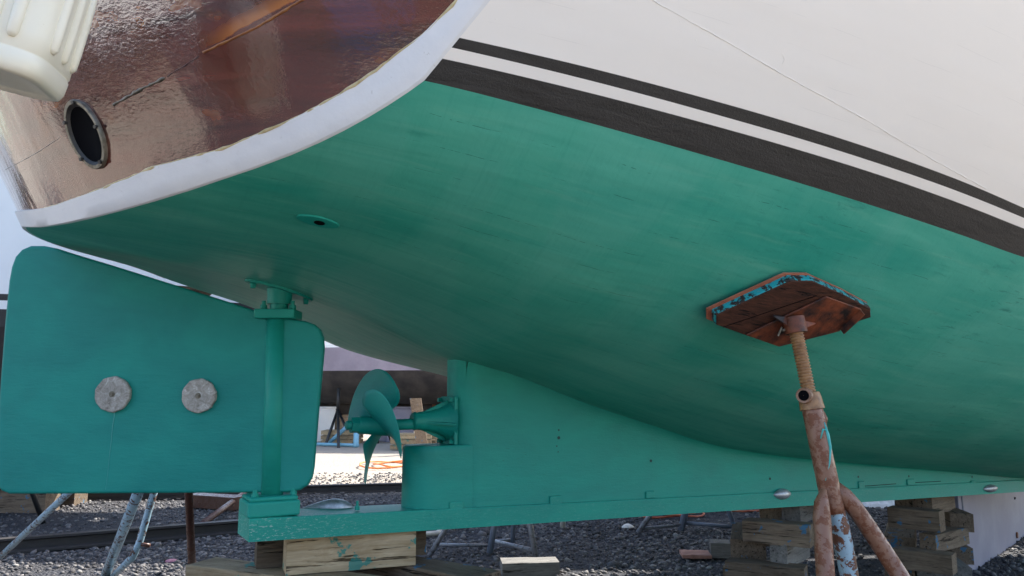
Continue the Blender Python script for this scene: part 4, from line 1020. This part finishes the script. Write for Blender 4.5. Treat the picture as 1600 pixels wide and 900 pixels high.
# orange hose coils
def coil(cx, cy, rx, ry, n_, lab, mm, r, nm='hose', cat='hose', tail=None):
    pts = []
    for k in range(n_*16):
        a = 2*math.pi*k/16; f = .8+.3*math.sin(k*.23)+.06*math.sin(k*1.3); q = atZ(cx+rx*f*math.cos(a)+6*math.sin(k*.05), cy+ry*f*math.sin(a)); q.z = .035+.02*math.sin(k*.9); pts.append(q)
    if tail: pts += [atZ(*q) + V((0, 0, .03)) for q in tail]
    mb = MB(); mb.tube(pts, r, 7); o = mb.build(nm, mm, origin=pts[0], smooth=True); tag(o, lab, cat); return o
coil(606, 728, 44, 5.0, 2, 'bright orange hose looped on the sunlit gravel behind the propeller', 'hose', .018, tail=[(640, 735), (700, 738)])
coil(1045, 806, 48, 5, 3, 'red orange cord in loose loops on gravel behind the keel', 'hose_red', .012, 'cord', 'cord', tail=[(1110, 800), (1160, 803), (1230, 800)])
mb = MB(); pts = [atZ(x, y)+V((0, 0, .03)) for x, y in ((1000, 801), (1060, 795), (1110, 799), (1150, 794), (1200, 797), (1245, 801))]; mb.tube(pts, .012, 6); o = mb.build('cord', 'hose_red', origin=pts[0]); tag(o, 'long red cord lying straight on gravel beside the loops', 'cord')
# crumpled sheet
def crumple(cx, cy, rx, rz, lab, mm, nm, cat):
    q = atZ(cx, cy); mb = MB(); K = 14; rows = []
    for i in range(K+1):
        rr = []
        for j in range(K+1):
            a, b_ = i/K*2-1, j/K*2-1; h_ = rz*max(0, 1-max(abs(a), abs(b_))**3)*(.55+.45*random.random()); rr.append(q+RT*a*rx*(1+.1*random.random())+FW*b_*rx*.7+V((0, 0, h_+.01)))
        rows.append(rr)
    mb.grid(rows); o = mb.build(nm, mm, origin=q); tag(o, lab, cat); return o
crumple(1382, 792, .26, .16, 'crumpled white plastic sheet on gravel between the two forward cribs', 'cloth', 'plastic_sheet', 'sheet')
q = G(981, 827); lens(q, RT, (0, 0, 1), .14, .06, .04, 'sea_shell', 'shell', None); tag(bpy.data.objects['sea_shell'], 'white shell lying on the gravel in front of the cord', 'shell')
q = atZ(268, 877); lens(q, RT, (0, 0, 1), .12, .05, .02, 'paint_chip', 'pink', None); tag(bpy.data.objects['paint_chip'], 'flat pink flake on the gravel beside the thin rusty leg', 'paint flake')

# ---- lilac panel under the keel at right
a = atZ(1508, 905); b_ = atZ(1640, 812); a.z = b_.z = 0; d_ = (b_-a).normalized(); nn_ = V((-d_.y, d_.x, 0)); h_ = .86
mb = MB(); mb.prism([a, b_, b_+V((0, 0, h_-.05)), a+V((0, 0, h_))], nn_, .03); pn = mb.build('painted_sheet', 'lilac', bevel=.004, origin=a); tag(pn, 'lilac grey painted panel standing on edge behind the crib at the right edge', 'panel')
mb = MB(); e = a+d_*.10-nn_*.004; mb.prism([e, e+d_*.03, e+d_*.03+V((0, 0, h_-.01)), e+V((0, 0, h_-.01))], nn_, .003); mb.build('edge_strip', 'navy', pn)
q = atPlane(1588, 836, a, nn_)-nn_*.002; mb = MB(); mb.tube([q, q-nn_*.012], .03, 14); mb.build('rusty_patch', 'rust', pn)
for q_ in ((1529, 888), (1585, 780)):
    q = atPlane(*q_, a, nn_)-nn_*.001; mb = MB(); mb.tube([q, q-nn_*.008+V((0, 0, .02))], .008, 8); mb.build('bolt', 'rubber', pn)

# ================================================================== GENERIC HULLS FOR THE OTHER BOATS
def other_boat(name, loc, ang, L_, B_, zk, zwl, zsh, cols, label, cat='boat', house=True, stripe=.12, flat=.35, stand_n=4, line=None):
    e_ = empty(name, loc); tag(e_, label, cat); Rz = Matrix.Rotation(ang, 3, 'Z'); base = V(loc)
    def S(s, g):        # s 0 stern .. 1 bow
        f = (1-max(0, (s-.45)/.55)**2.3)*(.86+.14*min(1, s/.25)); x = (s-.5)*L_; zk_ = zk+.8*max(0, (s-.75)/.25)**2+.25*max(0, (.25-s)/.25)
        if g <= 1: y = B_/2*f*(.05+.95*g)*(.93); z = zk_+(zwl-zk_)*(flat*g+(1-flat)*g**3); 
        else:
            h_ = g-1; y = B_/2*f*(.93+.07*h_)+.10*h_*max(0, s-.5); z = zwl+(zsh+.35*s*s-zwl)*h_; x += .5*h_*max(0, s-.6)*2
        return base+Rz@V((x, -y, z)), base+Rz@V((x, y, z))
    def part(nm, gs, mm):
        mb = MB(); ss = [k/36 for k in range(37)]
        for m in (0, 1): mb.grid([[S(s, g)[m] for s in ss] for g in gs], flip=(m == 1))
        mb.grid([[S(0, g)[0] for g in gs], [S(0, g)[1] for g in gs]])
        return mb.build(nm, mm, e_, smooth=False, auto=40)
    st_ = 1+stripe
    part('hull_bottom', [0, .15, .3, .45, .6, .7, .8, .88, .95, 1.], cols[0]); part('waterline_stripe', [1., st_], cols[1])
    if line:
        part('topsides', [st_, line[0]], cols[2]); part('painted_line', [line[0], line[1]], cols[1]); g0 = line[1]
    else: g0 = st_
    part('topsides', [g0, g0+(2-g0)*.25, g0+(2-g0)*.5, g0+(2-g0)*.75, 2.], cols[2] if not line or len(cols) < 4 else cols[3])
    mb = MB(); ss = [k/36 for k in range(37)]; mb.grid([[S(s, 1.9)[0] for s in ss], [S(s, 1.9)[1] for s in ss]]); mb.build('deck', 'timber_grey', e_)
    mb = MB(); mb.box(base+Rz@V((0, 0, zk-.1)), (L_*.8, .25, .5), Rz); mb.build('keel', cols[0], e_, bevel=.02)
    if house:
        mb = MB(); mb.box(base+Rz@V((-.06*L_, 0, zsh+.75)), (L_*.38, B_*.58, 1.9), Rz, .9); dh = mb.build('deckhouse', 'farwhite', e_, bevel=.05)
        for s_ in (-1, 1):
            for k in (-1, 0, 1):
                mb = MB(); mb.box(base+Rz@V((-.06*L_+k*L_*.11, s_*B_*.278, zsh+1.0)), (L_*.075, .03, .5), Rz); mb.build('window', 'glass', dh)
    for k in range(stand_n):
        for s_ in (-1, 1):
            x = (k/(stand_n-1)-.5)*L_*.6; pt = base+Rz@V((x, s_*B_*.36, 0)); hp = S(x/L_+.5, .78)[0 if s_ < 0 else 1]; hp.z -= .05
            mid = V((pt.x, pt.y, hp.z*.62)); se = empty('boat_stand', (pt.x, pt.y, 0))
            tag(se, None, 'boat stand', 'plain tripod stands under the other boats')
            se['label'] = 'black tripod jack stand '+('under the far dark bottomed boat' if 'mauve' in label else 'under the white boat behind the rudder' if 'black lines' in label else 'under a boat outside the picture')
            for q in range(3):
                a = q*2.1+k+s_; mb = MB(); mb.tube([mid, V((pt.x+.38*math.cos(a), pt.y+.38*math.sin(a), .02))], .028, 8); mb.build('leg', 'farblack', se, smooth=True)
            mb = MB(); mb.tube([mid-V((0, 0, .1)), mid+(hp-mid)*.95], .03, 8); mb.build('screw', 'rust_dark', se, smooth=True)
            mb = MB(); mb.box(hp-V((0, 0, .02)), (.3, .3, .04), Rz); mb.build('pad', 'timber', se)
    for k in (-1, 0, 1):
        q = base+Rz@V((k*L_*.25, 0, 0)); hh = (zk-.35)/2
        for lv in range(2):
            for s_ in (-1, 1):
                dv = Rz@(V((0, .5, 0)) if lv else V((.4, 0, 0))); ov = Rz@(V((s_*.25, 0, 0)) if lv else V((0, s_*.3, 0)))
                timber(q+ov-dv+V((0, 0, hh*lv)), q+ov+dv+V((0, 0, hh*lv)), (.3, hh-.004), 'timber', 'heavy block under the keel of another boat', 'keel blocks under the other boats')
    return e_
# white boat behind the rudder
c0 = atD(-40, 625, 10.2); yaw_l = -YAW+math.radians(-2)
other_boat('motor_boat', (c0.x-RT.x*2.2, c0.y-RT.y*2.2, 0), yaw_l, 13, 4.2, .95, 2.25, 4.6, ('fardark', 'farblack', 'farwhite', 'farwhite'), 'white boat with thin black lines at its waterline, behind the rudder', stripe=.08, line=(1.12, 1.15), flat=.15)
# mauve boat seen above the propeller
c1 = atD(640, 625, 26.0)
other_boat('motor_boat', (c1.x+RT.x*1.0, c1.y+RT.y*1.0, 0), -YAW+math.radians(-9), 15, 4.6, 1.25, 2.34, 4.3, ('fardark', 'mauve', 'farwhite', 'farwhite'), 'far boat with a mauve grey band and dark bottom seen above the propeller', stripe=.38, line=(1.40, 1.405), flat=.05, stand_n=4)

# ---- clutter in the far gap
def pallet(P, ang, n_, lab):
    Rz = Matrix.Rotation(ang, 3, 'Z'); e_ = empty('pallet', P); tag(e_, lab, 'pallet')
    for k in range(n_):
        z = P.z+.15*k; mb = MB()
        for j in range(7): mb.box(P+Rz@V((0, -.48+.16*j, .13+.15*k)), (1.2, .11, .02), Rz)
        mb.build('top_slats', 'timber_new', e_); mb = MB()
        for j in (-.5, 0, .5):
            mb.box(P+Rz@V((0, j*.95, .065+.15*k)), (1.2, .09, .1), Rz)
        mb.build('stringer', 'timber_new', e_)
    return e_
gp = atD(535, 690, 24.5); gp.z = 0; pallet(gp, -.45, 3, 'stack of pale wooden pallets beyond the propeller, left of the hub')
gp = atD(650, 690, 22.0); gp.z = 0; pallet(gp, -.7, 3, 'low stack of pale pallets beyond the propeller shaft')
# black jack stand in the far gap
f0 = atZ(529, 693); dq = (f0-CAM).dot(FW); apx_ = atD(528, 640, dq)
pipe_stand('boat_stand', 'black splayed jack stand in front of the pale pallets beyond the propeller', [('leg', [apx_, atZ(508, 697)], .045, 'farblack'), ('leg', [apx_, atZ(529, 700)], .045, 'farblack'), ('leg', [apx_, atZ(552, 695)], .045, 'farblack'), ('post', [apx_-V((0, 0, .1)), apx_+V((0, 0, .7))], .05, 'farblack')], loc=f0)
# blue frame stand
f1 = atZ(510, 696); f2 = atZ(556, 699); dpt = (f1-CAM).dot(FW); t1 = atD(558, 652, dpt)
pipe_stand('steel_trestle', 'light blue steel frame on the sunlit gravel beyond the propeller', [('leg', [t1, f1], .06, 'cyan'), ('leg', [t1, f2], .085, 'cyan'), ('brace', [atZ(495, 697)+V((0, 0, .06)), atZ(560, 699)+V((0, 0, .06))], .05, 'cyan'), ('brace', [atD(546, 662, dpt+1), atZ(534, 690)+V((0, 0, .06))], .04, 'galv')], 'trestle', loc=f1)
f1 = atZ(678, 690); dpt = (f1-CAM).dot(FW)
rt = pipe_stand('boat_stand', 'orange rusty jack stand beyond the propeller shaft', [('post', [atD(679, 600, dpt), f1], .07, 'rust'), ('leg', [atD(679, 640, dpt), atD(650, 695, dpt)], .05, 'rust'), ('leg', [atD(679, 640, dpt), atD(712, 695, dpt)], .05, 'rust')], loc=f1)
mb = MB(); q = atD(677, 599, dpt); mb.box(q, (.5, .5, .09)); mb.build('pad', 'rust', rt)
q = atD(656, 655, 20.); q.z = 0; mb = MB(); mb.prism([q+RT*-.05, q+RT*.25, q+RT*.02+V((0, 0, 1.45)), q+RT*-.28+V((0, 0, 1.45))], FW, .05); o = mb.build('leaning_plank', 'timber', origin=q); tag(o, 'broad brown plank leaning beside the orange rusty stand', 'plank')
for x, y, s_, mm, nm, lab, cat in ((500, 640, .7, 'farwhite', 'plastic_bin', 'white bin among the clutter left of the propeller', 'bin'), (620, 640, .8, 'lilac', 'plastic_bin', 'grey blue bin behind the propeller', 'bin'), (715, 640, .6, 'farwhite', 'plastic_bin', 'white bin beyond the bearing bracket', 'bin')):
    q = atD(x, y, 26); q.z = 0; mb = MB(); mb.box(q+V((0, 0, .55)), (1.2*s_, 1.*s_, 1.1), None, 1.08); mb.box(q+V((0, 0, 1.14)), (1.35*s_, 1.1*s_, .08)); o = mb.build(nm, mm, origin=q, bevel=.03); tag(o, lab, cat)
# boat row still farther away closes the view
c2 = atD(560, 625, 40)
other_boat('motor_boat', (c2.x, c2.y, 0), -YAW+.1, 16, 4.6, .75, 1.7, 3.9, ('navy', 'farwhite', 'farwhite'), 'white boat with a navy bottom far beyond the pallets', stand_n=3)
c3 = atD(-300, 625, 45); other_boat('motor_boat', (c3.x, c3.y, 0), -YAW-.2, 15, 4.4, .7, 1.7, 3.9, ('fardark', 'farwhite', 'farwhite'), 'white boat with a dark bottom at the far left of the yard', stand_n=3)

# unseen boat added behind the teal hull to shade the gravel past the keel
c4 = atD(800, 625, 12.8)
other_boat('motor_boat', (c4.x+RT.x*5.5, c4.y+RT.y*5.5, 0), -YAW+math.radians(4), 13, 3.6, 1.1, 2.1, 5.2, ('navy', 'farblack', 'farwhite', 'farwhite'), 'unseen white boat added behind the teal hull to shade the gravel', stripe=.08)
# unseen boat and shed added for the varnished stern to mirror
other_boat('motor_boat', (-15.5, 1.0, 0), math.radians(75), 12, 4.0, .8, 1.5, 3.9, ('fardark', 'navy', 'farwhite', 'farwhite'), 'white boat added aft of the teal boat to brighten the reflection in its varnish', stripe=.1, stand_n=3)
e_ = empty('reflected_shed', (-18, -26, 0)); tag(e_, 'long dark clad shed added behind the viewpoint to darken the reflection in the varnish', 'shed'); Rz = Matrix.Rotation(math.radians(-28), 3, 'Z')
mb = MB(); n_ = 120; ln = [(-17+34*k/n_, .04*(k % 2)) for k in range(n_+1)]
mb.grid([[V((-18, -26, z))+Rz@V((x, 5+y, 0)) for x, y in ln] for z in (0, 6.5)]); mb.grid([[V((-18, -26, z))+Rz@V((x, -5, 0)) for x in (-17, 17)] for z in (0, 6.5)])
for x in (-17, 17): mb.add([V((-18, -26, 0))+Rz@V(q) for q in ((x, -5, 0), (x, 5, 0), (x, 5, 6.5), (x, 0, 8.6), (x, -5, 6.5))], [(0, 1, 2, 3, 4)])
mb.build('wall', 'shedwall', e_)
mb = MB(); mb.grid([[V((-18, -26, z))+Rz@V((x, y, 0)) for x in (-17.4, 17.4)] for y, z in ((5.4, 6.4), (0, 8.68), (-5.4, 6.4))]); mb.build('roof', 'roof', e_)
for k in (-1, 1): mb = MB(); mb.box(V((-18, -26, 2.2))+Rz@V((k*7, 5.08, 0)), (4, .1, 4.4), Rz); mb.build('door', 'navy', e_, bevel=.02)
# ================================================================== JUG HANGING IN THE TOP LEFT CORNER
JG = 1.6
jc = atD(35, 148, JG); 
jug = empty('plastic_jug', (0, 0, 0)); tag(jug, 'off-white ribbed plastic jug hanging beside the stern, seen from below', 'jug')
# local frame: axis from bottom to top leans; bottom faces down toward the camera
bc = atD(-28, 118, JG)                 # centre of the bottom face
upj = (V((0, 0, 1))*1.0+RT*.22-FW*.02).normalized(); rj = (RT*.97+FW*.22); rj = (rj-upj*rj.dot(upj)).normalized(); fj = upj.cross(rj)
W2, D2, HJ = .150, .115, .46
def supell(a, w_, d_, e=.45):
    c_, s_ = math.cos(a), math.sin(a); return w_*math.copysign(abs(c_)**e, c_), d_*math.copysign(abs(s_)**e, s_)
rows = []; K = 56
for h_, sc in ((.0, .0), (.006, .55), (.006, .78), (0., .86), (.006, .95), (.02, .99), (.05, 1.), (.0525, .985), (.057, .985), (.06, 1.), (.1, 1.), (.16, 1.), (.22, 1.), (.28, 1.), (.31, .97), (.34, .85), (.37, .6), (.385, .3), (.39, .28), (.42, .28), (.42, 0)):
    rr = []
    for k in range(K+1):
        a = 2*math.pi*k/K; x, y = supell(a, W2*sc, D2*sc)
        if .06 <= h_ <= .3: 
            pass
        rr.append(bc+rj*x+fj*y+upj*h_)
    rows.append(rr)
mb = MB(); mb.grid(rows); mb.build('jug_body', 'jug', jug, smooth=True)
for side_, offs in ((-1, (-.085, -.045, -.002, .042, .085)), (1, (-.07, -.02, .03, .075))):
    for o_ in offs:
        mb = MB(); s_ = bc+rj*o_+fj*(side_*(D2-.001)); 
        mb.tube([s_+upj*h_ for h_ in (.075, .085, .12, .2, .27, .285)], [.006, .012, .013, .013, .011, .004], 12); mb.build('rib', 'jug', jug, smooth=True)
for o_ in (-.06, 0, .055):
    mb = MB(); s_ = bc+rj*(W2-.002)+fj*o_; mb.tube([s_+upj*h_ for h_ in (.075, .085, .12, .2, .27, .285)], [.006, .012, .013, .013, .011, .004], 12); mb.build('rib', 'jug', jug, smooth=True)
mb = MB(); mb.tube([bc+upj*.42, bc+upj*.46], .038, 16); mb.build('cap', 'navy', jug, auto=40)
hang = bc+upj*.44; tgt = V((-1.15, -1.2, 3.6)); mb = MB(); mb.tube([hang, hang.lerp(tgt, .5)-V((0, 0, .03)), tgt], .006, 8); mb.build('rope', 'pvc', jug, smooth=True)
